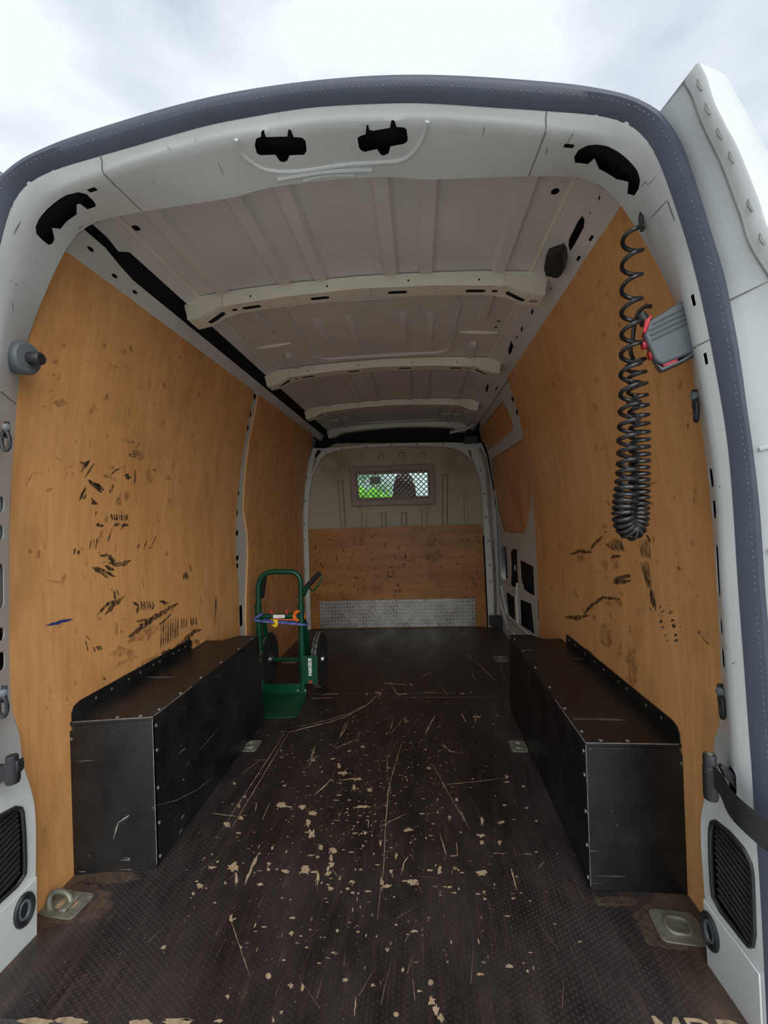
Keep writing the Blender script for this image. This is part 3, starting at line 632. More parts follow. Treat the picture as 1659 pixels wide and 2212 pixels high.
for k_, yr in enumerate(RIBS):
    rb = MB()
    fl = lambda x: ribz(x) + .004
    out = [(x, ribz(x)) for x in RX] + [(.715, 1.968), (.66, roofz(.66) - .004)] + [(x, roofz(x) - .004) for x in reversed(RX[2:-2])] + [(-.66, roofz(-.66) - .004), (-.715, 1.968)]
    dots = [ell(x, ribz(x) + .020, .004, .004, 8) for x in (-.44, -.13, .19, .46)]
    plate(out, dots, lambda u, v, d: (u, yr + d - .010 * min(1, max(0, (v - ribz(u)) / .03)), v), .002, .06, rb, hstep=.004)
    hs = [rrect(x, .043, .078, .026, .0125) for x in (-.455, -.17, .145, .452)] + [rrect(sx_ * .527, .043, .022, .020, .003, 2) for sx_ in (-1, 1)] + [rrect(sx_ * .605, .045, .07, .030, .012) for sx_ in (-1, 1)] + [rrect(.675, .045, .036, .026, .012)] + [ell(x, y, .004, .004, 8) for x in (-.27, -.26, .04, .30) for y in (.028, .056)]
    plate([(-.70, 0), (.70, 0), (.70, RW_), (-.70, RW_)], hs, lambda u, v, d: (u, yr + v, ribz(u) + d), .002, .06, rb, hstep=.012)
    plate(out, [], lambda u, v, d: (u, yr + RW_ - d, v), .002, .12, rb)
    r_ = part('roof_rib', rb, 'rib_paint', ceil)
    part('rib_hole_shade', MB().grid([[(x, yr + yy, ribz(x) + .007) for x in RX[1:-1]] for yy in (.006, RW_ - .006)]), 'black_and_cavity_shade', r_, smooth=0)  # dark plate close above the holes paints the shade inside the rib
    for sx_ in (-1, 1):                       # end gusset plate, bolted over the rib
        gp = MB(); xs = [sx_ * q for q in (.56, .60, .66, .705)]
        plate([(sx_ * .557, ribz(.557) + .001), (sx_ * .60, ribz(.60)), (sx_ * .66, ribz(.66)), (sx_ * .702, ribz(.70)), (sx_ * .708, 1.965), (sx_ * .66, 1.995), (sx_ * .645, 1.978), (sx_ * .557, 1.996)], [], lambda u, v, d: (u, yr - .012 + d, v), .003, .05, gp)
        part('rib_gusset', gp, 'rib_paint', r_)
# pressed swages: raised longitudinal bands on the skin
def swage(x0, x1, y0, y1, h=.018, taper=.012):
    mb = MB(); rows = []
    for y, k_ in ((y0, 0), (y0 + .03, 1), ((y0 + y1) / 2, 1), (y1 - .01, 1), (y1, 0)):
        rows.append([(x0, y, roofz(x0) - .0005), (x0 + taper, y, roofz(x0 + taper) - h * k_ - .0005), (x1 - taper, y, roofz(x1 - taper) - h * k_ - .0005), (x1, y, roofz(x1) - .0005)])
    mb.grid(rows); part('pressed_swage', mb, 'roof_paint', ceil, smooth=30)
def xr(px, yy): return at_y(px, yy).x
sw1 = [(470, 500), (608, 626), (683, 705), (833, 858), (908, 933), (1063, 1088)]
for a, b in sw1:
    c_ = xr(((a + b) / 2, 600), 1.69); swage(c_ - .032, c_ + .032, 1.03, 1.675)
for j in range(1, 4):
    ya, yb = RIBS[j - 1] + RW_ + .02, RIBS[j] - .02
    for x in ((-.50, -.25, -.10, .16, .29, .53) if j != 3 else (-.50, .53)):
        if j in (1, 3) and abs(x) < .4:
            swage(x - .022, x + .022, ya + .22, yb - .22, .011); continue
        swage(x - .026, x + .026, ya + (0 if j == 2 else .0), ya + .30 if j == 1 and abs(x) > .4 else yb)
        if j == 1 and abs(x) > .4: swage(x - .026, x + .026, yb - .22, yb)
    if j in (1, 3):                           # large pressed rectangle and the short cross beads
        mb = MB(); rr = rrect(.02, (ya + yb) / 2, .78, (yb - ya) - .12, .10, 6)
        mb.tube([(p[0], p[1], roofz(p[0]) - .001) for p in rr], .010, 8, closed=True)
        part('pressed_bead', mb, 'roof_paint', ceil)
        for sx_ in (-1, 1):
            mb = MB(); xs = [sx_ * q for q in (.44, .50, .56, .63)]
            mb.tube([(x, (ya + yb) / 2 + .06, roofz(x) - .002) for x in xs], [.004, .011, .011, .004], 8); part('pressed_bead', mb, 'rib_paint', ceil)
for sx_ in (-1, 1):                           # long edge beads next to the rails
    mb = MB().tube([(sx_ * .655, y, 2.000) for y in (1.05, 2.0, 3.0, 4.45)], .009, 8); part('edge_bead', mb, 'rib_paint', ceil)

# ---------------------------------------------------------------- rear door frame (D-pillars and header)
# half table, bottom to crown: seal-side edge S (y .93), corner M (x, z, y), inner edge I (y 1.10)
HT = [((.868,-.11),(.867,-.11,1.00),(.866,-.11)),((.866,.15),(.861,.15,1.00),(.858,.14)),((.864,.30),(.857,.30,1.00),(.853,.30)),((.861,.40),(.852,.40,.99),(.860,.372)),((.858,.48),(.845,.48,.98),(.884,.455)),((.856,.56),(.838,.56,.97),(.893,.54)),((.854,.61),(.836,.61,.97),(.910,.595)),((.849,.76),(.831,.76,.97),(.912,.75)),((.843,.93),(.827,.93,.97),(.909,.92)),((.839,1.1),(.825,1.1,.97),(.903,1.1)),((.833,1.22),(.817,1.22,.97),(.893,1.24)),((.822,1.32),(.806,1.32,.97),(.881,1.34)),((.807,1.43),(.792,1.43,.97),(.867,1.46)),((.789,1.54),(.777,1.54,.975),(.845,1.565)),((.768,1.64),(.765,1.63,.98),(.813,1.655)),((.744,1.73),(.745,1.71,.985),(.775,1.735)),((.722,1.80),(.722,1.775,.985),(.742,1.797)),((.697,1.852),(.692,1.830,.98),(.705,1.855)),((.660,1.888),(.650,1.868,.975),(.665,1.890)),((.60,1.912),(.597,1.888,.965),(.61,1.911)),((.50,1.932),(.50,1.909,.96),(.51,1.922)),((.398,1.95),(.398,1.930,.955),(.40,1.929)),((.253,1.975),(.253,1.955,.955),(.254,1.938)),((.155,1.985),(.155,1.964,.955),(.15,1.955)),((0,1.993),(0,1.972,.955),(0,1.960))]
FDX = -.008
for i_, (s_, m_, n_) in enumerate(HT):
    k_ = min(1.0, s_[0] / .7); HT[i_] = ((s_[0] + .003 * k_, s_[1]), (m_[0] + .008 * k_ * (1 if s_[1] > .45 else .3), m_[1], m_[2]), n_)
def full(f): 
    h = [f(r) for r in HT]; return [Vector((-p[0] + FDX, p[1], p[2])) for p in h] + [Vector((p[0] + FDX, p[1], p[2])) for p in reversed(h[:-1])]
cS = smooth_curve(full(lambda r: (r[0][0], .93, r[0][1])), 4)
cB = smooth_curve(full(lambda r: (lerp(r[0][0], r[1][0], .30) - .001, .942, lerp(r[0][1], r[1][1], .30) - .001)), 4)
cM = smooth_curve(full(lambda r: (r[1][0], r[1][2], r[1][1])), 4)
cI = smooth_curve(full(lambda r: (r[2][0], 1.10, r[2][1])), 4)
NS = len(cS)
arc = [0.0]
for a, b in zip(cM, cM[1:]): arc.append(arc[-1] + (b - a).length)
AL = arc[-1]
def sidx(s):
    s = min(max(s, 0), AL)
    lo, hi = 0, NS - 2
    while lo < hi:
        m = (lo + hi + 1) // 2
        if arc[m] <= s: lo = m
        else: hi = m - 1
    return lo, (s - arc[lo]) / (arc[lo + 1] - arc[lo])
# v: 0 seal edge, .2 bevel, .45 corner, 1 inner edge; a width of about .22 m is used for v so the sheet stays well shaped
VW = .22
def frame_raw(s, v):
    i, f = sidx(s); q = [c_[i].lerp(c_[i + 1], f) for c_ in (cS, cB, cM, cI)]
    for (v0, a), (v1, b) in zip(((0, q[0]), (.12, q[1]), (.42, q[2])), ((.12, q[1]), (.42, q[2]), (1, q[3]))):
        if v <= v1 + 1e-9: return a.lerp(b, max(0, (v - v0) / (v1 - v0)))
    return q[3]
def frame_pt(s, vw, d=0.0, off=0.0):
    v = vw / VW; p = frame_raw(s, v)
    if d == 0 and off == 0: return tuple(p)
    e1 = frame_raw(min(s + .004, AL), v) - frame_raw(max(s - .004, 0), v); e2 = frame_raw(s, min(v + .02, 1)) - frame_raw(s, max(v - .02, 0))
    n = e1.cross(e2).normalized()
    if n.y > 0 and abs(n.y) > .2: n = -n
    c_ = Vector((0, p.y, .9)) - p
    if n.dot(Vector((0, .2, 1.0)) - p) < 0: n = -n
    return tuple(p + n * (off - d))
_gs = np.linspace(0, AL, 700); _gv = np.linspace(0, 1, 45)
_gp = np.array([[proj(frame_raw(s, v)) for v in _gv] for s in _gs])
def hitF(px, right=None):
    d = (_gp[:, :, 0] - px[0]) ** 2 + (_gp[:, :, 1] - px[1]) ** 2
    if right is True: d = np.where((_gs > AL / 2)[:, None], d, 1e12)
    if right is False: d = np.where((_gs < AL / 2)[:, None], d, 1e12)
    i, j = np.unravel_index(np.argmin(d), d.shape)
    i = min(max(i, 1), len(_gs) - 2); j = min(max(j, 1), len(_gv) - 2)
    a = (_gp[i + 1, j] - _gp[i - 1, j]) / 2; b = (_gp[i, j + 1] - _gp[i, j - 1]) / 2
    try: k_ = np.linalg.solve(np.array([a, b]).T, np.array(px) - _gp[i, j])
    except Exception: k_ = np.zeros(2)
    k_ = np.clip(k_, -1.5, 1.5)
    return (float(np.clip(_gs[i] + k_[0] * (_gs[1] - _gs[0]), 0, AL)), float(np.clip(_gv[j] + k_[1] * (_gv[1] - _gv[0]), 0.01, .99)) * VW)
frame = thing('wall_rear', 'white painted steel frame around the open rear doorway', 'door frame', (0, 1.0, 0), kind='structure')
C1 = crop(1659 / 830., 0, 150); C2 = crop(1659 / 829., 830, 100); Zt = crop(1659 / 440., 560, 150); Z1 = crop(3.6885, 0, 300)
R4 = crop(4.02, 1420, 1200); R3 = crop(3.686, 1420, 650); LB = crop(3.1075, 1259, 1500)
H = []
# kidney cut-outs in the upper corners
kidR = [hitF(C2(*p)) for p in [(825,508),(820,480),(840,448),(880,428),(920,425),(970,434),(1020,462),(1065,502),(1095,540),(1106,580),(1100,615),(1080,648),(1048,640),(1053,590),(1000,578),(970,558),(928,535),(908,488),(878,514)]]
kidL = [hitF(Z1(*p)) for p in [(390,848),(330,800),(290,755),(283,700),(310,640),(370,565),(440,505),(530,448),(620,425),(690,440),(740,490),(766,525),(760,548),(700,568),(640,522),(614,530),(612,612),(540,660),(488,722),(418,712),(440,800),(425,838)]]
H += [kidR, kidL]
# latch cut-outs in the header
hb = [(800,560),(815,545),(865,528),(875,450),(888,450),(895,490),(925,500),(1065,475),(1078,412),(1095,412),(1118,468),(1180,472),(1200,490),(1210,560),(1205,590),(1180,612),(1068,634),(1052,690),(1015,708),(990,700),(960,655),(860,678),(832,668),(812,640)]
H.append([hitF(Zt(*p)) for p in hb])
ha = [(1105,300),(1128,290),(1133,262),(1142,262),(1148,292),(1240,290),(1246,258),(1256,262),(1268,292),(1305,295),(1320,310),(1324,355),(1312,372),(1250,374),(1240,398),(1222,404),(1208,398),(1190,372),(1125,374),(1110,366),(1100,330)]
H.append([hitF(C1(*p)) for p in ha])
# square holes
for px in [C2(798, 433), Z1(738, 410)]:
    s, v = hitF(px); H.append(rrect(s, v, .022, .014, .002, 1))
for px in [(1497, 649), (1524, 775)]:
    s, v = hitF(px); H.append(rrect(s, v, .024, .020, .002, 1))
    H.append(rrect(AL - s, v, .024, .020, .002, 1))
# long slots in the inner return of both pillars
for (y0, y1) in [(1012, 1052), (1081, 1120), (1178, 1286), (1338, 1374), (1403, 1450)]:
    xm = interp([(1000, 1528), (1120, 1537), (1290, 1549), (1450, 1560)], (y0 + y1) / 2) + 4
    a = hitF((xm, y0), True); b = hitF((xm + 3, y1), True); vm = min(max((a[1] + b[1]) / 2, .125), .165)
    for flip in (0, 1):
        s0, s1 = sorted(((AL - a[0]) if flip else a[0], (AL - b[0]) if flip else b[0]))
        H.append(rrect((s0 + s1) / 2, .150, s1 - s0, .070, .016))
# vent openings low on the pillars
ventR = [hitF(LB(*p), True) for p in [(862,900),(870,862),(900,858),(990,930),(1080,1030),(1130,1130),(1142,1200),(1156,1600),(1145,1680),(1115,1688),(1060,1620),(930,1455),(880,1360),(872,1290)]]
ventL = [(AL - s, v) for s, v in ventR]
H += [ventR, ventL]
# check-strap opening
sc0 = hitF(LB(1000, 580), True); H.append(rrect(sc0[0], max(sc0[1], .07), .06, .045, .015)); H.append(rrect(AL - sc0[0], max(sc0[1], .07), .06, .045, .015))
part('frame_panel', plate([(0, 0), (AL, 0), (AL, VW), (0, VW)], H, lambda s, v, d: frame_pt(s, v, d), .002, .028, hstep=.012), 'white_paint', frame, smooth=50)
# hollow behind the sheet, its shade painted near-black: a second skin a hand's depth further out
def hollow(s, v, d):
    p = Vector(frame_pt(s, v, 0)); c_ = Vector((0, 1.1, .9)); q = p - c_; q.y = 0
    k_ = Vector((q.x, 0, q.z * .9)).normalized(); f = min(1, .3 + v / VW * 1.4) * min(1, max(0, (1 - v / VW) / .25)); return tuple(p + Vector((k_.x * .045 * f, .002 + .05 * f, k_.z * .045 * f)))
part('frame_hollow_shade', plate([(0, -.0), (AL, -.0), (AL, VW * .98), (0, VW * .98)], [], hollow, 0, .06), 'black_and_cavity_shade', frame)
# panel joints: fine dark lines across the frame
def seam_line(pxs, r=.0011, right=None):
    ps = [hitF(p, right) for p in pxs]; out = []
    for (a, b) in zip(ps, ps[1:]):
        for q in range(6): out.append(frame_pt(lerp(a[0], b[0], q / 6), lerp(a[1], b[1], q / 6), off=.0003))
    out.append(frame_pt(*ps[-1], off=.0003)); return out
sm = MB()
for pxs in [[C1(430,362),C1(440,430),C1(612,610)],[C2(702,282),C2(700,350),C2(625,560)],[(1498,752),(1541,729)],[(0,845),(34,872)]]:
    sm.tube(seam_line(pxs), .0013, 5)
part('panel_joint', sm, 'primer_grey', frame, smooth=0)
# header beads
for a, b, r_ in [((150, 890), (920, 812), .006), ((360, 902), (770, 862), .004)]:
    mb = MB(); n = 14; pts = []
    for q in range(n):
        f = q / (n - 1); px = Zt(lerp(a[0], b[0], f), lerp(a[1], b[1], f) - 22 * math.sin(math.pi * f)); s, v = hitF(px); pts.append(frame_pt(s, v, off=.001))
    mb.tube(pts, r_, 8); part('pressed_bead', mb, 'white_paint', frame)
# rim of the oval header recess
mb = MB(); pts = []
for p in smooth_curve([(C1(1020,300) + (0,)), (C1(1040,360) + (0,)), (C1(1100,410) + (0,)), (C1(1160,435) + (0,)), (Zt(300,830) + (0,)), (Zt(700,775) + (0,)), (Zt(1000,755) + (0,)), (Zt(1150,740) + (0,)), (Zt(1250,680) + (0,)), (Zt(1330,560) + (0,)), (Zt(1370,420) + (0,))], 5):
    s, v = hitF((p[0], p[1])); pts.append(frame_pt(s, v, off=.0))
mb.tube(pts, .005, 8); part('pressed_bead', mb, 'white_paint', frame)
# scratches and chips in the paint
mb = MB()
for l_, w_ in [([Z1(165,650),Z1(105,765)],8),([Z1(75,1128),Z1(95,1138)],4),([Z1(110,1155),Z1(145,1162)],4),([Z1(660,690),Z1(620,720)],6),([C1(938,395),C1(968,460)],3),([C1(658,490),C1(665,480)],4),([C2(822,365),C2(788,425)],4),([C2(705,435),C2(700,470)],5),([C2(425,385),C2(435,345)],4),([C2(1225,665),C2(1258,755)],10),([C2(1225,665),C2(1145,750)],5),([C2(1110,610),C2(1130,585),C2(1140,600),C2(1180,560)],4),([R4(650,945),R4(680,920)],5),([R4(595,785),R4(600,815)],8),([R3(490,1480),R3(505,1478)],6),([R3(340,660),R3(360,662)],5),([LB(1050,1890),LB(1040,1960),LB(1000,1950),LB(1060,2090)],6),([LB(1000,1690),LB(1020,1720)],5),([C1(720,330),C1(740,350)],3),([C1(840,300),C1(850,310)],3),([C1(50,1000),C1(60,1060)],3)]:
    A, B = ribbon_px(l_, w_ / 3, sub=4); 
    try: mb.grid([[frame_pt(*hitF(a), off=.0009) for a in A], [frame_pt(*hitF(b), off=.0009) for b in B]])
    except Exception: pass
part('paint_chips', mb, 'primer_grey', frame, smooth=0, kind='stuff')
# louvred vents set into the openings
for nm, poly, side in (('right', ventR, 1), ('left', ventL, -1)):
    v_ = part('vent_grille', plate([(s, v) for s, v in poly], [], lambda s, v, d: frame_pt(s, v, d + .014), .003, .04), 'black_and_cavity_shade', frame, label='black louvred vent low on the door pillar')
    rim = MB().tube([frame_pt(s, v, off=.001) for s, v in dens(poly, .02)], .005, 6, closed=True); part('vent_rim', rim, 'black_plastic', v_)
    s0 = min(p[0] for p in poly); s1 = max(p[0] for p in poly); v0 = min(p[1] for p in poly); v1 = max(p[1] for p in poly)
    for q in range(13):
        f = (q + 1) / 14; sa = lerp(s0, s1, f); run = []
        for w in range(12):
            vv = lerp(v0, v1, w / 11); ss = sa + (side * -1) * (vv - (v0 + v1) / 2) * .25
            if inside((ss, vv), poly): run.append(frame_pt(ss, vv, .006))
        if len(run) > 2: part('louvre', MB().tube(run, .0045, 6), 'black_plastic', v_)
# raised kick plate line low on each pillar
for side in (1, -1):
    pts = [hitF(p, True) for p in [LB(822, 1372), LB(900, 1480), LB(1000, 1610), LB(1100, 1740), LB(1200, 1880)]]
    if side < 0: pts = [(AL - s, v) for s, v in pts]
    end = AL - .002 if side > 0 else .002
    poly = pts + [(end, pts[-1][1]), (end, pts[0][1])]
    part('kick_plate', plate(poly, [], lambda s, v, d: frame_pt(s, v, d, off=.006), .005, .03), 'white_paint', frame, .001)

# ---------------------------------------------------------------- black weather seal round the opening
SO = [(0,2.033),(.126,2.030),(.231,2.021),(.337,2.006),(.446,1.986),(.549,1.964),(.627,1.940),(.663,1.924),(.694,1.904),(.716,1.884),(.748,1.827),(.770,1.757),(.789,1.683),(.805,1.619),(.823,1.547),(.836,1.46),(.845,1.39),(.855,1.279),(.864,1.187),(.872,1.074),(.876,.93),(.881,.82),(.886,.65),(.892,.45),(.898,.2),(.902,-.1)]
half = [Vector((x + .008 * min(1, x / .7), 0, z)) for x, z in SO]
cO = [p + Vector((FDX, 0, 0)) for p in smooth_curve([Vector((-p.x, 0, p.z)) for p in reversed(half[1:])] + half, 4)]
def near_S(p):
    return min(cS2, key=lambda q: (q.x - p.x) ** 2 + (q.z - p.z) ** 2)
def resample(c_, n):
    L = [0.0]
    for a, b in zip(c_, c_[1:]): L.append(L[-1] + (b - a).length)
    out = []; i = 0
    for q in range(n):
        s = L[-1] * q / (n - 1)
        while i < len(L) - 2 and L[i + 1] < s: i += 1
        out.append(c_[i].lerp(c_[i + 1], (s - L[i]) / max(1e-9, L[i + 1] - L[i])))
    return out
cS2 = resample(cS, 1600)
oR = resample(cO, 220); rows = []
for p in oR:
    q = near_S(p); o_ = Vector((p.x, .922, p.z)); i_ = Vector((q.x, .932, q.z)); wv = i_ - o_
    rows.append([o_ + Vector((0, .03, 0)), o_, o_ + wv * .12 + Vector((0, -.012, 0)), o_ + wv * .45 + Vector((0, -.019, 0)), o_ + wv * .8 + Vector((0, -.013, 0)), i_ + wv.normalized() * .002, i_ + Vector((0, .02, 0)) - wv.normalized() * .006])
seal = tag(link('weather_seal', MB().grid(rows).mesh('weather_seal', 50), 'rubber_seal'), 'black rubber weather seal arching round the open rear doorway', 'seal')
st = MB()
for p in oR[2:-2:1] if False else resample(cO, 420)[3:-3]:
    q = near_S(p); c_ = Vector((p.x, .922, p.z)).lerp(Vector((q.x, .932, q.z)), .62) + Vector((0, -.0168, 0)); st.box(c_ - Vector((.0005, .0006, .0015)), c_ + Vector((.0005, .0006, .0015)))
part('stitch_line', st, 'edge_wear', seal, smooth=0, kind='stuff')

# jamb: body sheet behind the seal out to the roof and side skins
jr = []
for p in oR:
    q = Vector((p.x, 0, p.z)); out_ = min((PR.at(t__, -.075)[0] for t__ in np.linspace(0, T_END, 260)), key=lambda w_: (w_.x - q.x * 1.05) ** 2 + (w_.y - (q.z + .04)) ** 2)
    jr.append([(p.x, .95, p.z - .002), (lerp(p.x, out_.x, .3), 1.0, lerp(p.z, out_.y, .3)), (out_.x, 1.105, out_.y)])
part('body_jamb', MB().grid(jr), 'white_paint', frame)

# ---------------------------------------------------------------- rear doors, folded back past the pillars
def rear_door(side, name, label):
    root = thing(name, label, 'door', (side * .95, 1.0, -.1), kind='structure')
    # outline levels: z, seal-side x, ridge x, outer x   (hinge edge seen from the doorway)
    LV = [(-.12, .90, .965, 1.03), (.3, .894, .962, 1.03), (.7, .884, .955, 1.02), (1.0, .872, .948, 1.012), (1.25, .856, .94, 1.002), (1.45, .835, .924, .985), (1.60, .81, .902, .965), (1.70, .788, .882, .942), (1.79, .762, .852, .912), (1.86, .738, .824, .885), (1.915, .706, .797, .862), (1.945, .68, .778, .845)]
    ax_ = lambda z: interp([(r[0], r[1]) for r in LV], z)
    low = LV[:6]
    A = [Vector((r[1], .95, r[0])) for r in low]; Rg = [Vector((r[2] + .012, .855, r[0])) for r in low]; O = [Vector((r[3] + .03, .868, r[0])) for r in low]
    for po, pr_ in reversed(list(zip([(1530, 144), (1565, 162), (1590, 203), (1616, 250), (1640, 295), (1690, 390), (1722, 470)], [(1503, 139), (1520, 172), (1537, 225), (1563, 278), (1590, 330), (1632, 435), (1659, 508)]))):
        o_ = at_y(po, .868); r_ = at_y(pr_, .855); z = max(1.5, r_.z - .018); A.append(Vector((ax_(z), .95, z))); Rg.append(r_); O.append(o_)
    A, Rg, O = ([Vector((side * p.x, p.y, p.z)) for p in c_] for c_ in (A, Rg, O))
    A, Rg, O = (smooth_curve(c_, 5) for c_ in (A, Rg, O))
    def lay(c_, dx, dy): return [p + Vector((side * dx, dy, 0)) for p in c_]
    inner = [a.lerp(b, .12) for a, b in zip(A, Rg)]; flat = [a.lerp(b, .72) + Vector((side * .004, .004, 0)) for a, b in zip(A, Rg)]; pre = [a.lerp(b, .80) for a, b in zip(A, Rg)]
    shell = MB().grid([lay(A, 0, .02), A, inner, flat, pre, Rg, [p + Vector((side * .004, -.003, 0)) for p in Rg], O, lay(O, .03, .03), lay(O, .22, .62), lay(O, .15, .66), lay(A, .11, .30), lay(A, 0, .02)])
    n = len(A)
    shell.add([A[-1], Rg[-1], O[-1], O[-1] + Vector((side * .03, .03, -.004)), O[-1] + Vector((side * .22, .62, 0)), O[-1] + Vector((side * .15, .66, 0)), A[-1] + Vector((side * .11, .30, 0))], [(0, 1, 2), (0, 2, 3), (0, 3, 6), (3, 4, 5), (3, 5, 6)])
    part('door_shell', shell, 'white_paint', root, smooth=40)
    ln = MB().tube([p + Vector((-side * .0015, -.0015, 0)) for p in flat], .0016, 5); part('seal_groove', ln, 'primer_grey', root, smooth=0)
    for q in range(10):                       # trim clips along the edge
        i = int(10 + q * (n - 16) / 9); c_ = pre[i].lerp(Rg[i], .45) + Vector((-side * .002, -.002, 0))
        part('trim_clip', MB().tube([c_ + Vector((0, 0, .012)), c_ + Vector((-side * .002, -.001, 0)), c_ + Vector((side * .004, -.002, -.012))], .0018, 6), 'primer_grey', root)
    jz = [p for p in A if p.z > 1.50][0]; i = A.index(jz)
    part('panel_joint', MB().tube([inner[i] + Vector((-side * .001, -.002, 0)), flat[i] + Vector((-side * .001, -.002, .01)), Rg[i] + Vector((0, -.002, .02))], .0016, 5), 'primer_grey', root, smooth=0)
    mb = MB(); c_ = inner[n // 2].lerp(flat[n // 2], .5)
    for z in (1.2, 1.0, .7):
        k_ = min(range(n), key=lambda w: abs(A[w].z - z)); mb.tube([inner[k_].lerp(flat[k_], .2) + Vector((-side * .001, -.002, 0)), inner[k_].lerp(flat[k_], .95) + Vector((-side * .001, -.002, .015))], .005, 6)
    part('pressed_bead', mb, 'white_paint', root)
    return root
rear_door(1, 'door_1', 'white open rear door edge standing beside the right pillar')
rear_door(-1, 'door_2', 'white open rear door of which only a top corner shows at far left')

# ---------------------------------------------------------------- bulkhead
BY = 4.19
bulk = thing('wall_front', 'steel bulkhead with plywood lower half behind the driver cab', 'bulkhead', (0, BY, 0), kind='structure')
B3 = crop(1659 / 440., 640, 880)
def pxz(p, y): q = at_y(p, y); return (q.x, q.z)
def yplane(y): return lambda u, v, d: (u, y + d, v)
fy = 4.165
arch = [pxz(B3(*p), fy) for p in [(95,960),(105,700),(130,560),(190,430),(240,385),(300,360),(400,342),(500,330),(650,320),(800,315),(950,313),(1100,315),(1200,320),(1280,332),(1345,360),(1400,400),(1440,445),(1470,500),(1495,570),(1510,650),(1520,780),(1525,900)]]
zlo = 0.0
inner_loop = [(arch[0][0] - .004, zlo)] + arch + [(arch[-1][0] + .012, zlo)]
outer_loop = [(-.93, zlo), (-.93, 1.05), (-.912, 1.25), (-.885, 1.46), (-.86, 1.6)] + [pxz(B3(*p), fy) for p in [(135,330),(200,335),(400,318),(600,303),(780,294),(1000,288),(1200,286),(1370,288),(1440,298)]] + [(.815, 1.74), (.86, 1.62), (.885, 1.46), (.912, 1.25), (.93, 1.05), (.93, zlo)]
poly = outer_loop + list(reversed(inner_loop))
tri = [[pxz(B3(*p), fy) for p in [(172,345),(205,352),(178,400),(158,470),(122,545),(140,450),(155,385)]], [pxz(B3(*p), fy) for p in [(1395,345),(1425,350),(1432,410),(1470,490),(1440,440),(1408,390)]]]
part('bulkhead_flange', plate(poly, tri, yplane(fy), .004, .05, hstep=.02), 'grey_white_paint', bulk)
rv = MB()
for p in [(82,575),(70,762),(68,945),(370,337),(572,322),(778,305),(985,300),(1195,297),(1503,515),(1530,705),(1545,895)]:
    q = at_y(B3(*p), fy - .001); rv = MB().lathe([(.010, 0), (.009, .004), (.004, .006)], 12, Matrix.Translation(q) @ Matrix.Rotation(math.pi / 2, 4, 'X')); part('rivet', rv, 'aged_steel', bulk)
K3c = crop(3.57, 1000, 800)
for p in [(195,1315),(208,1500),(213,1628)]:
    q = at_y(K3c(*p), fy - .001); part('rivet', MB().lathe([(.010, 0), (.009, .004), (.004, .006)], 12, Matrix.Translation(q) @ Matrix.Rotation(math.pi / 2, 4, 'X')), 'aged_steel', bulk)
for p in [(952,1355),(950,1220),(948,1590)]:
    q = at_y(L3(*p), fy - .001); part('rivet', MB().lathe([(.010, 0), (.009, .004), (.004, .006)], 12, Matrix.Translation(q) @ Matrix.Rotation(math.pi / 2, 4, 'X')), 'aged_steel', bulk)
# upper partition sheet, dished, with the window cut out
py = 4.245
win = [pxz(p, py) for p in [(772, 1026), (923, 1021), (925, 1071), (776, 1076)]]
top = [pxz(B3(*p), py) for p in [(60,1060),(60,640),(110,480),(200,370),(330,300),(1300,290),(1440,340),(1510,480),(1540,640),(1545,1040)]]
def dish(u, v, d):
    e_ = max(0, (abs(u) - .42) / .45); k_ = max(0, (v - 1.42) / .35)
    return (u, py + d - .05 * min(1, max(e_ ** 2, k_ ** 2)) + .06 * math.exp(-((abs(u) - .62) ** 2 + (v - 1.60) ** 2) / .012), v)
part('partition_sheet', plate(top, [win], dish, .003, .04), 'partition_paint', bulk, smooth=60)
def vbar(pxl, y, hgt=.022, wide=None):
    (u0, v0), (u1, v1), wpx = pxl
    a = at_y((u0, v0), y); b = at_y((u1, v1), y); wd = wpx / 940 * y / 2
    part('pressed_swage', MB().add([(a.x - wd, y, a.z), (a.x + wd, y, a.z), (b.x + wd, y, b.z), (b.x - wd, y, b.z), (a.x - wd * .55, y - hgt, a.z - .01), (a.x + wd * .55, y - hgt, a.z - .01), (b.x + wd * .55, y - hgt, b.z), (b.x - wd * .55, y - hgt, b.z)], [(4, 5, 6, 7), (0, 4, 7, 3), (1, 2, 6, 5), (0, 1, 5, 4), (3, 7, 6, 2)]), 'partition_paint', bulk, smooth=0)
for a, b, w_ in [((205,665),(222,985),13),((358,590),(385,980),13),((712,855),(716,968),12),((875,850),(880,962),12),((1210,545),(1210,950),13),((1380,620),(1385,945),12)]:
    vbar((B3(*a), B3(*b), w_), py - .002)
for a, w_ in [((520,380),12),((690,375),13),((860,365),14),((1030,365),13)]:
    vbar((B3(*a), B3(a[0], a[1] + 50), w_), py - .035, .01)
for (u0, u1, um) in [(495, 600, 552), (990, 1095, 1045)]:         # flared legs under the guard
    mb = MB(); rows = []
    for v, wd in ((800, 52), (835, 38), (870, 26), (965, 24)):
        a = at_y(B3(um - wd, v), py - .004); b = at_y(B3(um + wd, v), py - .004); m1 = a.lerp(b, .2); m2 = a.lerp(b, .8)
        rows.append([a, m1 + Vector((0, -.010, 0)), m2 + Vector((0, -.010, 0)), b])
    mb.grid(rows); part('pressed_swage', mb, 'partition_paint', bulk)
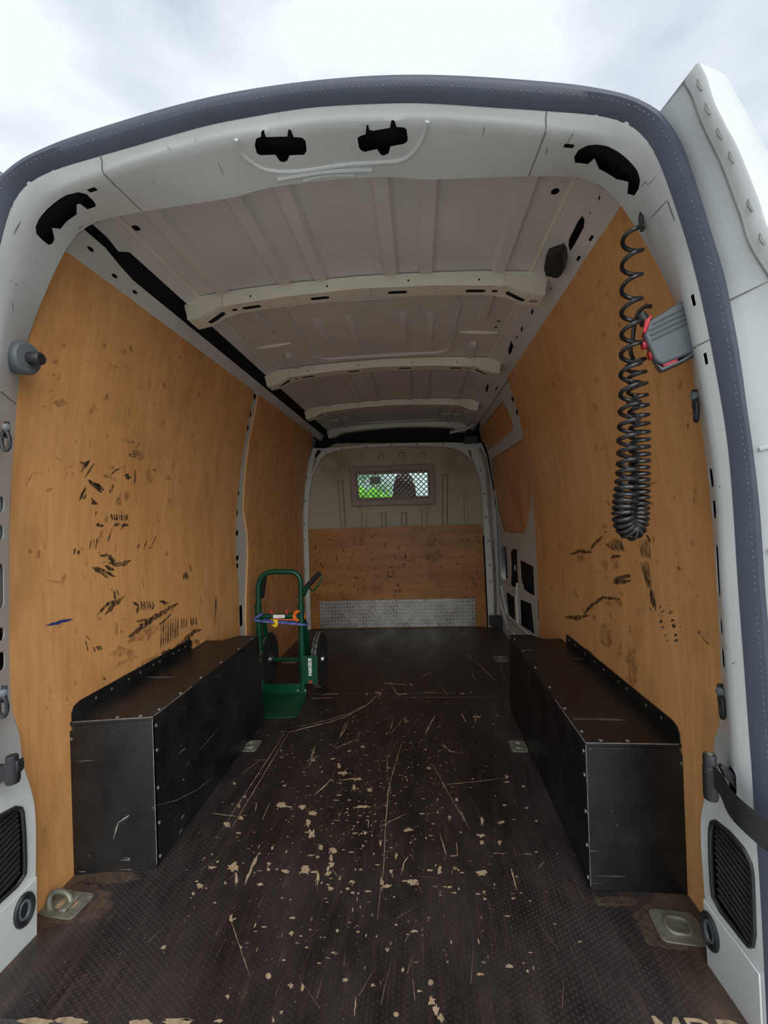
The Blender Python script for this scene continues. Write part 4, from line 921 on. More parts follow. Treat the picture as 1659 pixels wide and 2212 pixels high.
# plywood below
pw = [pxz(p, BY) for p in [(664, 1148), (668, 1143), (1036, 1133), (1042, 1138)]]
part('plywood_panel', plate([(pw[0][0], 0), pw[0], pw[1], pw[2], pw[3], (at_y((1052, 1350), BY).x, 0)], [], yplane(BY), .012, .12), 'plywood_front', bulk, label='dark marked plywood sheet on the bulkhead')
bs_ = MB()
for i in range(150):
    p = (R.uniform(672, 1040), R.uniform(1150, 1300)); a0 = R.choice((0.0, 1.57, 1.57)) + R.gauss(0, .25); L = R.uniform(2, 12)
    A, B = ribbon_px([p, (p[0] + L * math.cos(a0), p[1] + L * math.sin(a0))], R.uniform(.8, 2.6), sub=4, rag=.6)
    bs_.grid([[at_y(a, BY - .0008) for a in A], [at_y(b, BY - .0008) for b in B]])
part('scuff_marks', bs_, 'scuff', bulk, smooth=0, kind='stuff')
part('backing_sheet', MB().box((-.95, 4.30, -.1), (.95, 4.305, 1.2)), 'black_and_cavity_shade', bulk)
# steel window guard with diamond mesh
gy = 4.205
guard = thing('window_guard', 'painted steel frame with diamond mesh over the bulkhead window', 'window guard', at_y((850, 1090), gy))
gO = [pxz(p, gy) for p in [(755, 1009.5), (936, 1003), (939, 1088), (761, 1093)]]; gI = [pxz(p, gy) for p in [(767, 1019), (928, 1014), (931, 1076), (773, 1083)]]
part('guard_frame', plate(gO, [gI], yplane(gy), .004, .05), 'guard_paint', guard, .001)
for i in range(4):
    a, b = gO[i], gO[(i + 1) % 4]; part('guard_edge', MB().tube([(a[0], gy, a[1]), (b[0], gy, b[1])], .004, 6), 'guard_paint', guard)
cxm = sum(p[0] for p in gI) / 4; czm = sum(p[1] for p in gI) / 4; pit = .0490
gx0, gx1 = min(p[0] for p in gI), max(p[0] for p in gI); gz0, gz1 = min(p[1] for p in gI), max(p[1] for p in gI)
for sg in (1, -1):
    for k_ in range(-26, 27):
        pts = []
        for q in range(161):
            f = -.5 + q / 160.0; x = cxm + k_ * pit * 1.0 + f * .8; z = czm + sg * f * .8
            if inside((x, z), gI): pts.append((x, gy + .001 + .001 * sg, z))
        if len(pts) > 1: part('mesh_bar', MB().tube([pts[0], pts[-1]], .0042, 5), 'guard_paint', guard, smooth=0)
pane = tag(link('window_1', MB().box((min(p[0] for p in win) - .01, py + .010, min(p[1] for p in win) - .01), (max(p[0] for p in win) + .01, py + .014, max(p[1] for p in win) + .01)).mesh('window_1'), 'pane_glass'), 'glass pane in the bulkhead behind the diamond mesh', 'window', kind='structure')
# overhead: black panel in the gap above the bulkhead
ov = thing('overhead_panel', 'black panel closing the gap above the bulkhead header', 'panel', (0, 4.47, 1.75))
part('panel_face', plate([(-.98, 1.30), (-.70, 1.30), (-.70, 1.66), (.70, 1.66), (.70, 1.30), (.98, 1.30), (.98, 1.80), (.86, 1.99), (.70, 2.10), (-.70, 2.10), (-.86, 1.99), (-.98, 1.80)], [], yplane(4.535), .01, .2), 'black_and_cavity_shade', ov)
a = at_y((1002, 943), 4.12); b = at_y((1032, 957), 4.12)
part('end_block', MB().box((a.x, 4.10, b.z), (b.x, 4.2, a.z)), 'black_plastic', ov, .006)
# chequer plate
cpy = BY - .006
cq = [at_y(p, cpy) for p in [(690, 1299), (1027, 1291), (1029, 1353), (692, 1358)]]
chq = thing('chequer_plate', 'aluminium chequer plate screwed along the foot of the bulkhead', 'kick plate', (cq[3] + cq[2]) / 2)
x0, x1 = cq[3].x, cq[2].x; z0, z1 = .006, (cq[0].z + cq[1].z) / 2
part('plate_sheet', MB().box((x0, cpy, z0), (x1, cpy + .003, z1)), 'chequer_alu', chq, .001)
bars = MB(); cell = .030; nx = int((x1 - x0) / cell); nz = int((z1 - z0) / cell)
for i in range(nx):
    for j in range(nz):
        cxx = x0 + (i + .5) * (x1 - x0) / nx; czz = z0 + (j + .5) * (z1 - z0) / nz; sg = 1 if (i + j) % 2 else -1
        for q in range(5):
            o_ = (q - 2) * .0056; dx, dz = math.cos(sg * math.pi / 4), math.sin(sg * math.pi / 4); cx2 = cxx - dz * o_; cz2 = czz + dx * o_; hl = .0125; hw = .0017
            bars.add([(cx2 - dx * hl, cpy, cz2 - dz * hl), (cx2 + dz * hw, cpy, cz2 - dx * hw), (cx2 + dx * hl, cpy, cz2 + dz * hl), (cx2 - dz * hw, cpy, cz2 + dx * hw), (cx2, cpy - .0018, cz2)], [(0, 1, 4), (1, 2, 4), (2, 3, 4), (3, 0, 4)])
part('tread_bars', bars, 'chequer_bar', chq, smooth=0, kind='stuff')
for (x, z) in [(x0 + .02, z0 + .02), (x0 + .02, z1 - .02), (x1 - .02, z0 + .02), (x1 - .02, z1 - .02), ((x0 + x1) / 2, z1 - .015), (x0 + .35, z0 + .015), (x1 - .35, z0 + .015)]:
    part('screw', MB().lathe([(.006, 0), (.005, .002), (.002, .003)], 10, Matrix.Translation((x, cpy - .001, z)) @ Matrix.Rotation(math.pi / 2, 4, 'X')), 'dark_print', chq)

# ---------------------------------------------------------------- sliding side door (right)
sd_ = thing('door_3', 'sliding side door with two plywood-boarded windows and open lower frame', 'door', (.95, 3.4, 0), kind='structure')
sd_out = [(prr[-1][0] - .04, T_R0), (prr[0][0] - .04, T_RW + .01), (4.10, T_RW + .01), (4.10, T_R0)]
def kp(l_): return [hitR(K3c(*p)) for p in l_]
wU = kp([(300,240),(350,330),(380,430),(370,470),(180,625),(130,520),(120,460)])
wLo = kp([(460,525),(490,640),(510,820),(520,960),(510,1080),(470,1260),(310,1245),(270,1100),(230,900),(215,700),(225,685)])
holes = [wU, wLo] + [kp(l_) for l_ in ([(280,1345),(325,1360),(335,1480),(340,1600),(318,1620),(292,1600),(282,1480)], [(360,1400),(385,1375),(410,1385),(412,1500),(420,1640),(395,1675),(362,1655),(365,1500)], [(433,1462),(470,1480),(535,1512),(545,1740),(505,1720),(465,1690),(440,1610)], [(320,1700),(390,1750),(395,1930),(345,1880)], [(432,1765),(520,1800),(530,1900),(545,2035),(440,1965)])]
pil = []
for (u, v) in [(375,225),(408,325),(462,480),(497,585),(516,695),(533,850),(553,1010),(560,1175),(568,1375),(573,1440)]:
    y, t_ = hitR(K3c(u, v)); pil.append(ell(y, t_, .028, .019, 10))
y, t_ = hitR(K3c(572, 1850)); pil.append(rrect(y, t_, .05, .12, .01))
part('door_frame', plate(sd_out, holes + [h for h in pil if all(inside(p, sd_out) for p in h)], sheet(-.006), .003, .05, hstep=.02), 'grey_white_paint', sd_)
part('door_back_shade', plate([(sd_out[0][0], T_R0), (sd_out[0][0], T_RW + .02), (4.12, T_RW + .02), (4.12, T_R0)], [], sheet(-.065), .003, .12), 'black_and_cavity_shade', sd_)  # dark skin painted in for the shade inside the door
def grow(poly, k_):
    cx_ = sum(p[0] for p in poly) / len(poly); cy_ = sum(p[1] for p in poly) / len(poly); return [(cx_ + (p[0] - cx_) * k_, cy_ + (p[1] - cy_) * k_) for p in poly]
part('window_board', plate(grow(wU, 1.06), [], sheet(-.018), .006, .08), 'plywood', sd_, label='small plywood board in the upper door window')
part('window_board', plate(grow(wLo, 1.05), [], sheet(-.018), .006, .08), 'plywood', sd_, label='large plywood board in the lower door window')
for l_ in ([(300,1660),(340,1880),(430,1960),(545,2060)], [(270,1700),(300,1830),(340,1960),(400,2030)], [(425,1640),(420,1760),(430,1950)], [(285,1740),(318,1860),(350,1990)]):
    part('door_brace', MB().tube([sheet(.006)(*hitR(K3c(*p)), 0) for p in l_], .009, 8), 'grey_white_paint', sd_)
part('latch_block', MB().box(Vector(sheet(0)(*hitR(K3c(232, 1300)), 0)) + Vector((-.03, -.03, -.05)), Vector(sheet(0)(*hitR(K3c(232, 1400)), 0)) + Vector((0, .03, .03))), 'black_plastic', sd_, .005)
part('white_sticker', plate(rrect(*hitR(K3c(372, 1522)), .06, .045, .004), [], sheet(-.03), .001, .05), 'white_label', sd_)
# upper track
tr_ = [K3c(290, 105), K3c(250, 190), K3c(180, 280), K3c(100, 385), K3c(60, 430)]
tp = [at_x(p, .80) for p in tr_] + [at_y(B3(1440, 140), 4.2), at_y(B3(1380, 178), 4.2), at_y(B3(1250, 205), 4.2)]
part('upper_track', MB().tube(smooth_curve(tp, 5), .014, 8), 'grey_white_paint', sd_)
part('track_shadow_strip', MB().tube(smooth_curve([at_x(p, .815) for p in (K3c(300, 130), K3c(200, 300), K3c(90, 460))], 5), .02, 8), 'black_plastic', sd_)
part('track_stop', MB().box(at_x(K3c(288, 115), .79) - Vector((.03, .05, .025)), at_x(K3c(288, 90), .79) + Vector((.02, .05, .02))), 'black_plastic', sd_, .005)
part('pillar_rod', MB().tube(smooth_curve([at_y(K3c(*p), 4.08) for p in ((125,600),(170,720),(195,900),(210,1120),(225,1300),(245,1600),(250,1900))], 5), .012, 10), 'steel', sd_)
stp = thing('step_block', 'black plastic stop block on the floor by the sliding door', 'stop block', at_z((1070, 1362)))
a = at_y(K3c(205, 1895), 4.05); b = at_y(K3c(300, 1970), 4.05)
part('block_body', MB().box((a.x, 4.02, b.z), (b.x, 4.10, a.z)), 'black_plastic', stp, .006)
part('block_foot', MB().box((a.x + .06, 4.03, 0), (b.x - .005, 4.09, b.z + .004)), 'black_plastic', stp, .004)

# ---------------------------------------------------------------- driver cab and what lies ahead, seen through the mesh
cab = thing('cab_shell', 'dark driver cab seen through the bulkhead window', 'cab', (0, 5.2, -.1))
part('cab_roof', MB().box((-.93, 4.56, 1.78), (.93, 5.55, 1.82)), 'seat_fabric', cab)
part('cab_floor', MB().box((-.95, 4.56, -.15), (.95, 6.4, -.1)), 'seat_fabric', cab)
for s_ in (-1, 1):
    part('cab_side', MB().box((s_ * .99 - .02, 4.56, -.1), (s_ * .99 + .02, 6.3, .95)), 'seat_fabric', cab)
    part('cab_post', MB().box((s_ * .97 - .03, 4.56, .9), (s_ * .97 + .03, 4.7, 1.8)), 'seat_fabric', cab)
    part('windscreen_post', MB().prism([(s_ * .93, 5.5, 1.80), (s_ * .99, 5.5, 1.80), (s_ * .99, 6.3, .95), (s_ * .93, 6.3, .95)], (0, .05, .04)), 'seat_fabric', cab)
part('dashboard', MB().box((-.95, 5.75, .3), (.95, 6.3, 1.16)), 'seat_fabric', cab, .05)
part('windscreen', MB().add([(-.93, 5.52, 1.80), (.93, 5.52, 1.80), (.93, 6.3, .97), (-.93, 6.3, .97)], [(0, 1, 2, 3)]), 'pane_glass', cab)
seat = thing('driver_seat', 'dark seat back and headrest showing through the mesh window', 'seat', at_y((875, 1150), 4.75))
hp = [at_y(p, 4.72) for p in [(846, 1100), (850, 1045), (857, 1026), (872, 1020), (888, 1026), (897, 1050), (903, 1100)]]
part('headrest', MB().prism(hp, (0, .12, 0)), 'seat_fabric', seat, .02)
part('seat_back', MB().box((at_y((838, 1100), 4.72).x, 4.70, .3), (at_y((915, 1100), 4.72).x, 4.86, 1.12)), 'seat_fabric', seat, .04)
a = at_y((799, 1031), 5.45); b = at_y((822, 1045), 5.45)
mir = thing('rear_view_mirror', 'small grey mirror panel in the windscreen behind the mesh', 'mirror', ((a.x + b.x) / 2, 5.45, b.z))
part('mirror_body', MB().box((a.x, 5.44, b.z), (b.x, 5.46, a.z)), 'primer_grey', mir, .005)
part('mirror_stem', MB().tube([((a.x + b.x) / 2, 5.46, a.z - .005), ((a.x + b.x) / 2, 5.52, 1.72)], .008, 8), 'primer_grey', mir)
def bush(name, label, c_, rx, ry, rz, mat, n):
    mb = MB()
    for i in range(n):
        a0 = R.uniform(0, 6.283); b0 = math.acos(R.uniform(-.4, 1)); k_ = R.uniform(.75, 1.08)
        p = Vector((c_[0] + rx * k_ * math.sin(b0) * math.cos(a0), c_[1] + ry * k_ * math.sin(b0) * math.sin(a0), c_[2] + rz * k_ * math.cos(b0)))
        u = Vector((R.gauss(0, 1), R.gauss(0, 1), R.gauss(0, 1))).normalized() * R.uniform(.08, .2); v = u.orthogonal().normalized() * R.uniform(.05, .12)
        mb.add([p - u, p + v, p + u, p - v], [(0, 1, 2, 3)])
    root = thing(name, label, 'bush', (c_[0], c_[1], -.62)); part('foliage', mb, mat, root, smooth=0, kind='stuff')
    part('stem', MB().tube([(c_[0], c_[1], -.62), (c_[0], c_[1], c_[2])], .08, 8), 'bare_wood', root)
bush('hedge_bush', 'bright green bush ahead of the van, left in the mesh window', (-1.9, 15.5, .9), 1.7, 1.0, 1.05, 'leaf_green', 1600)
bush('hedge_bush', 'bright green bush ahead of the van, right in the mesh window', (1.7, 16, .8), 1.5, 1.0, 1.05, 'leaf_green', 1200)
bush('pale_tree', 'pale green tree far ahead, upper left in the mesh window', (-4.2, 30, 2.2), 2.6, 2, 2.3, 'leaf_pale', 1200)

# ================================================================== things in the load space
def shared(name, mb):                         # one mesh for a repeated small part, built about the origin with its axis on +Z
    return mb.mesh(name)
SCREW = shared('screw', MB().lathe([(.0055, -.001), (.0052, .0014), (.003, .0024)], 10)); SCREW.materials.append(MATS['screw_steel'])
SCREWD = shared('screw', MB().lathe([(.005, -.001), (.0047, .0012), (.003, .002)], 10)); SCREWD.materials.append(MATS['aged_steel'])
def put(name, me, mtx, parent):
    o = bpy.data.objects.new(name, me); COL.objects.link(o); o.parent = parent; o.matrix_parent_inverse = WORLD(parent).inverted(); o.matrix_basis = mtx; return o
def facing(p, n):
    return Matrix.Translation(Vector(p)) @ Vector(n).to_track_quat('Z', 'Y').to_matrix().to_4x4()

# ---------------------------------------------------------------- boxed-in wheel arches
def arch_box(side, label, xin, xin_f, xout, yf_in, yf_out, y1, H, flange_y1, flh):
    s = side; T = .012
    root = thing('wheel_arch_box', label, 'wheel arch box', (s * (xin + xout) / 2, (yf_in + y1) / 2, 0), 'boxed-in wheel arches')
    xi = s * xin; xo = s * xout; xif = s * xin_f
    # side board (faces the aisle)
    part('side_panel', MB().add([(xi, yf_in, 0), (xif, y1, 0), (xif, y1 - .05, H), (xi, yf_in, H), (xi + s * T, yf_in, 0), (xif + s * T, y1, 0), (xif + s * T, y1 - .05, H), (xi + s * T, yf_in, H)], [(0, 1, 2, 3), (4, 7, 6, 5), (0, 4, 5, 1), (3, 2, 6, 7), (0, 3, 7, 4), (1, 5, 6, 2)]), 'box_board', root, .0015, 20)
    # end board towards the doors
    e = .012
    fo = xo - s * .012
    endp = [(xi, 0), (fo, 0), (fo + s * .022, .0), (fo + s * .022, H - .045), (fo + s * .018, H - .028), (fo + s * .008, H - .016), (fo, H - .012), (fo, H), (xi, H)]
    def fy_(x): return lerp(yf_in, yf_out, (x - xi) / (xo - xi))
    pts = [(x, fy_(x) - .002, z) for x, z in endp]
    part('end_panel', MB().prism(pts, (0, T, 0)), 'box_board', root, .0012, 20)
    # top board with a notched far end
    nt_ = [(xi, yf_in), (xif, y1 - .05), (xif + s * .11, y1 - .05), (xif + s * .16, y1 - .13), (xo - s * .004, y1 - .13), (xo - s * .004, yf_out)]
    part('top_panel', MB().prism([(x, y, H) for x, y in nt_], (0, 0, T)), 'box_board', root, .0015, 20)
    # upstand screwed to the plywood
    fp = [(yf_out + .005, H + T), (flange_y1, H + T), (flange_y1, H + T + flh * .8), (flange_y1 - .012, H + T + flh), (yf_out + .04, H + T + flh), (yf_out + .015, H + T + flh * .85), (yf_out + .005, H + T + flh * .5)]
    xw = s * (.925 - .0095)
    part('wall_upstand', MB().prism([(xw, y, z) for y, z in fp], (-s * .003, 0, 0)), 'box_board', root, 0, 20)
    # rubbed edges
    part('worn_edge', MB().tube([(xi, yf_in - .001, .01), (xi, yf_in - .001, H + T * .6)], .0012, 6), 'edge_wear', root)
    part('worn_edge', MB().tube([(xi, yf_in, H + T), (fo, fy_(fo), H + T)], .0014, 6), 'edge_wear', root)
    part('worn_edge', MB().tube([(xi, yf_in, H + T), (lerp(xi, xif, .25), lerp(yf_in, y1, .25), H + T)], .0013, 6), 'edge_wear', root)
    for f in (.05, .28, .52, .78, .95): put('screw', SCREW, facing((s * (xin - .0005), yf_in + .018, H * f), (-s, 0, 0)), root)
    for f in (.06, .2, .36, .55, .75, .93): put('screw', SCREW, facing((lerp(xi, xif, f) + s * .012, lerp(yf_in, y1 - .05, f), H + T), (0, 0, 1)), root)
    for f in (.18, .46): put('screw', SCREW, facing((lerp(xi, xo, f), fy_(lerp(xi, xo, f)) + .015, H + T), (0, 0, 1)), root)
    for y in np.linspace(yf_out + .1, flange_y1 - .03, 9): put('screw', SCREWD, facing((xw - s * .003, float(y) + R.uniform(-.03, .03), H + T + flh * .6), (-s, 0, 0)), root)
    put('screw', SCREWD, facing((fo + s * .004, fy_(fo) - .002, H - .04), (0, -1, 0)), root)
    return root
arch_box(-1, 'long black wheel arch box on the left, in front of the green sack truck', .668, .668, .921, 1.325, 1.288, 2.30, .466, 2.02, .052)
arch_box(1, 'long black wheel arch box on the right, below the coiled cable', .655, .668, .921, 1.296, 1.292, 2.46, .409, 2.24, .05)
# scratches on the boxes
mb = MB()
G1 = crop(2.765, 100, 1350)
for l_, w_ in [([(650,1080),(780,1045),(900,985),(1000,905)],3),([(400,1280),(430,1180),(520,1120)],8),([(440,1405),(535,1405)],4),([(485,1390),(495,1408)],10),([(450,1392),(535,1392)],2),([(430,1462),(540,1460)],4),([(190,1475),(235,1472)],6),([(810,920),(828,930)],6),([(790,770),(830,735)],5),([(800,1160),(826,1130)],6),([(790,1250),(815,1210)],6),([(905,755),(1030,620)],2)]:
    A, B = ribbon_px([G1(*p) for p in l_], w_ / 2.765, sub=4)
    def onbox(p):
        q = at_y(p, 1.30); r_ = at_x(p, -.6675)
        if q.x > -.668: return (r_.x + .0008, r_.y, r_.z)
        yy = lerp(1.325, 1.288, (q.x + .668) / (-.921 + .668)); q = at_y(p, yy - .0032); return tuple(q)
    mb.grid([[onbox(a) for a in A], [onbox(b) for b in B]])
part('scratches', mb, 'edge_wear', bpy.data.objects['wheel_arch_box'], smooth=0, kind='stuff')

# ---------------------------------------------------------------- sack truck
TY = 2.66
root = thing('sack_truck', 'dark green steel sack truck standing behind the left wheel arch box', 'sack truck', at_z((620, 1500)))
def tp_(px, y=TY): return at_y(px, y)
tr = .0165
loop = smooth_curve([tp_(p) for p in [(559, 1318), (558, 1285), (559, 1264), (566, 1245), (580, 1236.5), (600, 1235), (625, 1235), (638, 1238), (648, 1250), (650, 1270), (650, 1290), (650, 1318)]], 6)
part('upper_frame', MB().tube(loop, tr, 14), 'green_paint', root)
zf = .012
for a, b in (((557.5, 1310), (566, 1500)), ((650, 1310), (655, 1500))):
    q = tp_(b); part('side_tube', MB().tube([tp_(a), Vector((q.x, TY, .03))], tr + .0035, 14), 'green_paint', root)
    c_ = tp_(a); part('collar', MB().tube([c_ + Vector((0, 0, .015)), c_ - Vector((0, 0, .015))], tr + .006, 14), 'green_paint', root)
part('cross_bar', MB().tube([tp_((558, 1331)), tp_((650, 1331))], .015, 12), 'green_paint', root)
lab = [tp_(p, TY - .016) for p in [(590, 1328), (615, 1328), (615, 1335), (590, 1335.5)]]
lb = part('sticker', MB().prism(lab, (0, .001, 0)), 'white_label', root, smooth=0, label='white sticker on the cross bar')
part('sticker_mark', MB().prism([tp_(p, TY - .0165) for p in [(601, 1331), (607, 1333), (604, 1333)]], (0, .0004, 0)), 'dark_print', lb, smooth=0)
for px in ((587, 1322), (619.5, 1322)):
    part('red_peg', MB().tube([tp_((px[0], 1327)), tp_((px[0], 1318))], .006, 10), 'red_plastic', root)
# back legs and axle
for a, pts in ((0, [(571, 1341, 2.70), (574, 1370, 2.74), (578, 1405, 2.78), (580, 1428, 2.80), (576, 1450, 2.78), (570, 1472, 2.70)]), (1, [(657, 1340, 2.70), (661, 1370, 2.74), (665, 1405, 2.78), (667, 1428, 2.80), (664, 1450, 2.78), (659, 1472, 2.70)])):
    part('rear_leg', MB().tube(smooth_curve([at_y((u, v), y) for u, v, y in pts], 5), .0145, 12), 'green_paint', root)
# toe plate
q1 = at_z((640, 1549), .006); q0 = at_z((568, 1552), .006); q2 = at_z((662, 1501), .006)
xl = q2.x - .36
toe = [(xl + .03, q0.y), (q1.x - .01, q1.y), (q1.x + .004, q1.y + .015), (q2.x, q2.y - .02), (q2.x, TY), (xl, TY), (xl, q2.y - .02)]
part('toe_plate', MB().prism([(x, y, .001) for x, y in toe], (0, 0, .005)), 'green_paint', root, .001)
part('toe_upstand', MB().prism([(xl + .01, TY - .012, .004), (q2.x - .005, TY - .012, .004), (q2.x - .005, TY - .012, .035), (q2.x - .04, TY - .012, .065), (xl + .01, TY - .012, .065)], (0, .004, 0)), 'green_paint', root, .001)
for px in ((643, 1492), (659, 1492)):
    put('bolt', SCREW, Matrix.Scale(1.5, 4) if False else facing(tp_(px, TY - .02), (0, -1, 0)), root)
# cover plate with the maker's name
cp = [tp_(p, TY - .055) for p in [(653, 1417), (683, 1417), (686, 1420), (686, 1473), (683, 1477), (654, 1477)]]
cov = part('cover_plate', MB().prism(cp, (0, .004, 0)), 'green_paint', root, .001)
def text_mesh(body, size):
    cu = bpy.data.curves.new('lettering', 'FONT'); cu.body = body; cu.size = size; cu.align_x = 'LEFT'; cu.offset = size * .035
    to = bpy.data.objects.new('lettering_tmp', cu); COL.objects.link(to); bpy.context.view_layer.update()
    me = bpy.data.meshes.new_from_object(to.evaluated_get(bpy.context.evaluated_depsgraph_get())); bpy.data.objects.remove(to); return me
me = text_mesh('PARKSIDE', .030)
b0 = tp_((672.5, 1460), TY - .0562); b1 = tp_((672.5, 1422), TY - .0562)
wd = max(v.co.x for v in me.vertices) or 1; sc_ = (b1.z - b0.z) / wd
me.transform(Matrix.Translation(b0 + Vector((.003, 0, 0))) @ Matrix.Rotation(math.pi / 2, 4, 'X') @ Matrix.Rotation(math.pi / 2, 4, 'Z') @ Matrix.Diagonal((sc_, sc_ * 1.15, 1, 1)))
link('lettering', me, 'letter_white', cov)
mb = MB()
for k_ in range(3):
    z = tp_((670, 1468), TY).z - .001 + k_ * .0062; x = b0.x - .016
    mb.prism([(x, TY - .0562, z - .003), (x + .019, TY - .0562, z + .003), (x + .019, TY - .0562, z + .007), (x, TY - .0562, z + .001)], (0, .0005, 0))
part('logo_stripes', mb, 'red_print', cov, smooth=0)
# handles
for side, hp_ in ((1, [(651, 1282, 2.66), (660, 1270, 2.70)]), ):
    g0 = at_y((655, 1279), 2.67); g1 = at_y((663, 1267), 2.71); g2 = at_y((690, 1238), 2.80)
    part('handle_bracket', MB().tube([g0 - Vector((.004, 0, .015)), g1], [.020, .015], 10), 'green_paint', root)
    part('hand_grip', MB().tube([g1, g1.lerp(g2, .5), g2], [.016, .0165, .015], 12), 'grip_black', root)
    part('grip_guard', MB().tube(smooth_curve([g2, at_y((695, 1246), 2.81), at_y((694, 1254), 2.80), at_y((686, 1266), 2.78), at_y((679, 1274), 2.75), at_y((672, 1274), 2.74), g1], 4), .0055, 8), 'green_paint', root)
g1 = at_y((566, 1290), 2.69); g2 = at_y((572, 1243), 2.82)
part('hand_grip', MB().tube([g1, g2], [.014, .016], 12), 'grip_black', root)
# wheels
ax0 = at_y((690, 1432), 2.79); wz = .172; wy = 2.79
part('axle', MB().tube([(ax0.x - .36, wy, wz), (ax0.x + .035, wy, wz)], .011, 10), 'green_paint', root)
for wx in (ax0.x, ax0.x - .345):
    wroot = part('wheel', MB().lathe([(.060, -.018), (.105, -.016), (.128, -.024), (.132, -.024), (.160, -.021), (.171, -.012), (.171, .012), (.160, .021), (.132, .024), (.128, .024), (.105, .016), (.060, .018)], 40, Matrix.Translation((wx, wy, wz)) @ Matrix.Rotation(math.pi / 2, 4, 'Y')), 'tyre_black', root)
    tb = MB()
    for k_ in range(26):
        for s_ in (-1, 1):
            a0 = 2 * math.pi * (k_ + (.25 if s_ > 0 else 0)) / 26; M_ = Matrix.Translation((wx, wy, wz)) @ Matrix.Rotation(a0, 4, 'X')
            tb.box((-.004 + s_ * .009, -.016, .168), (.004 + s_ * .009 + (.004 if s_ > 0 else 0), .016, .1735), M_)
    part('tyre_tread', tb, 'tyre_tread', wroot, smooth=0)
    part('wheel_hub', MB().lathe([(.024, -.034), (.026, -.020), (.058, -.016), (.058, .016), (.026, .020), (.024, .034), (.012, .040)], 20, Matrix.Translation((wx, wy, wz)) @ Matrix.Rotation(math.pi / 2, 4, 'Y')), 'steel', wroot)

# cord and strap tied round it
cpts = [(556, 1332, 2.63), (551, 1337, 2.635), (553, 1340, 2.63), (566, 1342, 2.625), (585, 1344, 2.628), (605, 1345, 2.63), (628, 1347, 2.63), (645, 1348.5, 2.632), (659, 1350, 2.65), (665, 1347, 2.70), (655, 1346, 2.72), (630, 1343, 2.72), (600, 1341, 2.715), (575, 1338, 2.70), (562, 1332, 2.68), (567, 1326, 2.64), (558, 1331, 2.625), (550, 1336, 2.63)]
cord = thing('shock_cord', 'blue and white flecked elastic cord tied round the sack truck tubes', 'cord', at_y((556, 1340), 2.63))
part('cord_loop', MB().tube(smooth_curve([at_y((u, v), y) for u, v, y in cpts], 6), .0065, 8), 'blue_cord', cord)
hk = [at_y(p, 2.618) for p in [(588, 1339), (598, 1339), (600, 1344), (600, 1350), (597, 1356), (590, 1354), (586, 1349), (592, 1350), (594, 1346)]]
part('yellow_hook', MB().prism(hk, (0, .012, 0)), 'yellow_plastic', cord, .002)
strap = thing('orange_strap', 'orange strap looped round the right end of the cross bar', 'strap', at_y((640, 1340), 2.64))
lp = [(644, 1320, 2.638), (637, 1323, 2.636), (634, 1331, 2.638), (637, 1339, 2.64), (646, 1340, 2.65), (657, 1336, 2.68), (658, 1328, 2.69), (652, 1321, 2.67)]
part('strap_loop', MB().tube(smooth_curve([at_y((u, v), y) for u, v, y in lp], 5, True), .0065, 8, closed=True), 'orange_strap', strap)
lp = [(645, 1322, 2.634), (640, 1325, 2.632), (638, 1332, 2.634), (641, 1337, 2.636), (648, 1338, 2.66)]
part('strap_loop', MB().tube(smooth_curve([at_y((u, v), y) for u, v, y in lp], 5), .005, 8), 'orange_strap', strap)
part('strap_tail', MB().tube(smooth_curve([at_y((u, v), y) for u, v, y in [(638, 1338, 2.638), (620, 1339, 2.636), (600, 1338, 2.638), (584, 1338, 2.64)]], 5), .0035, 6), 'orange_strap', strap)

# ---------------------------------------------------------------- coiled cable
coil = thing('coiled_cable', 'black coiled electric cable hanging in a long loop by the right pillar', 'cable', at_y((1362, 1165), 1.06))
yl, yr_ = 1.055, 1.085
down = [(1367, 497), (1365, 560), (1364, 640), (1364, 715), (1362, 790), (1361, 870), (1358, 940), (1356, 1000), (1352, 1050), (1347, 1088), (1345, 1110)]
turn = [(1347, 1128), (1353, 1140), (1362, 1147), (1371, 1142), (1378, 1128)]
up = [(1380, 1105), (1381, 1070), (1381, 1030), (1382, 985), (1381, 940), (1380, 895), (1377, 850), (1374, 805), (1372, 775)]
cen = [at_y(p, yl) for p in down] + [at_y(p, lerp(yl, yr_, (i + 1) / 6)) for i, p in enumerate(turn)] + [at_y(p, yr_) for p in up]
# turns between consecutive centre points
tn = [1.35, 1.55, 1.55, 1.7, 1.9, 2.1, 2.3, 2.6, 2.7, 1.9] + [1.6] + [1.5, 1.5, 1.5, 1.6] + [2.2] + [3.0, 3.2, 3.3, 2.9, 2.5, 2.1, 1.8, 1.2]
fine = []; ph_ = 0.0; wire = []
sm_ = smooth_curve(cen, 40); N = len(sm_); u = Vector((1, 0, 0)); rad = .0205
for i, p in enumerate(sm_):
    T_ = (sm_[min(i + 1, N - 1)] - sm_[max(i - 1, 0)]).normalized(); u = (u - T_ * u.dot(T_)).normalized(); w__ = T_.cross(u)
    seg_ = min(i // 40, len(tn) - 1)
    rr_ = rad * (1.0 if seg_ < 9 else .95)
    wire.append(p + (u * math.cos(ph_) + w__ * math.sin(ph_)) * rr_)
    ph_ += 2 * math.pi * tn[seg_] / 40
head = smooth_curve([at_y((1368, 400), 1.12), at_y((1376, 415), 1.09), at_y((1385, 432), 1.06), at_y((1388, 450), 1.055), at_y((1384, 470), 1.05), wire[0] + Vector((0, 0, .006)), wire[0]], 5)[:-1]
tail = smooth_curve([wire[-1], at_y((1362, 757), 1.09), at_y((1367, 730), 1.095), at_y((1371, 700), 1.09), at_y((1380, 675), 1.08), at_y((1394, 662), 1.07), at_y((1406, 662), 1.06)], 6)[1:]
cut = next(i for i in range(N) if i >= 10 * 40)
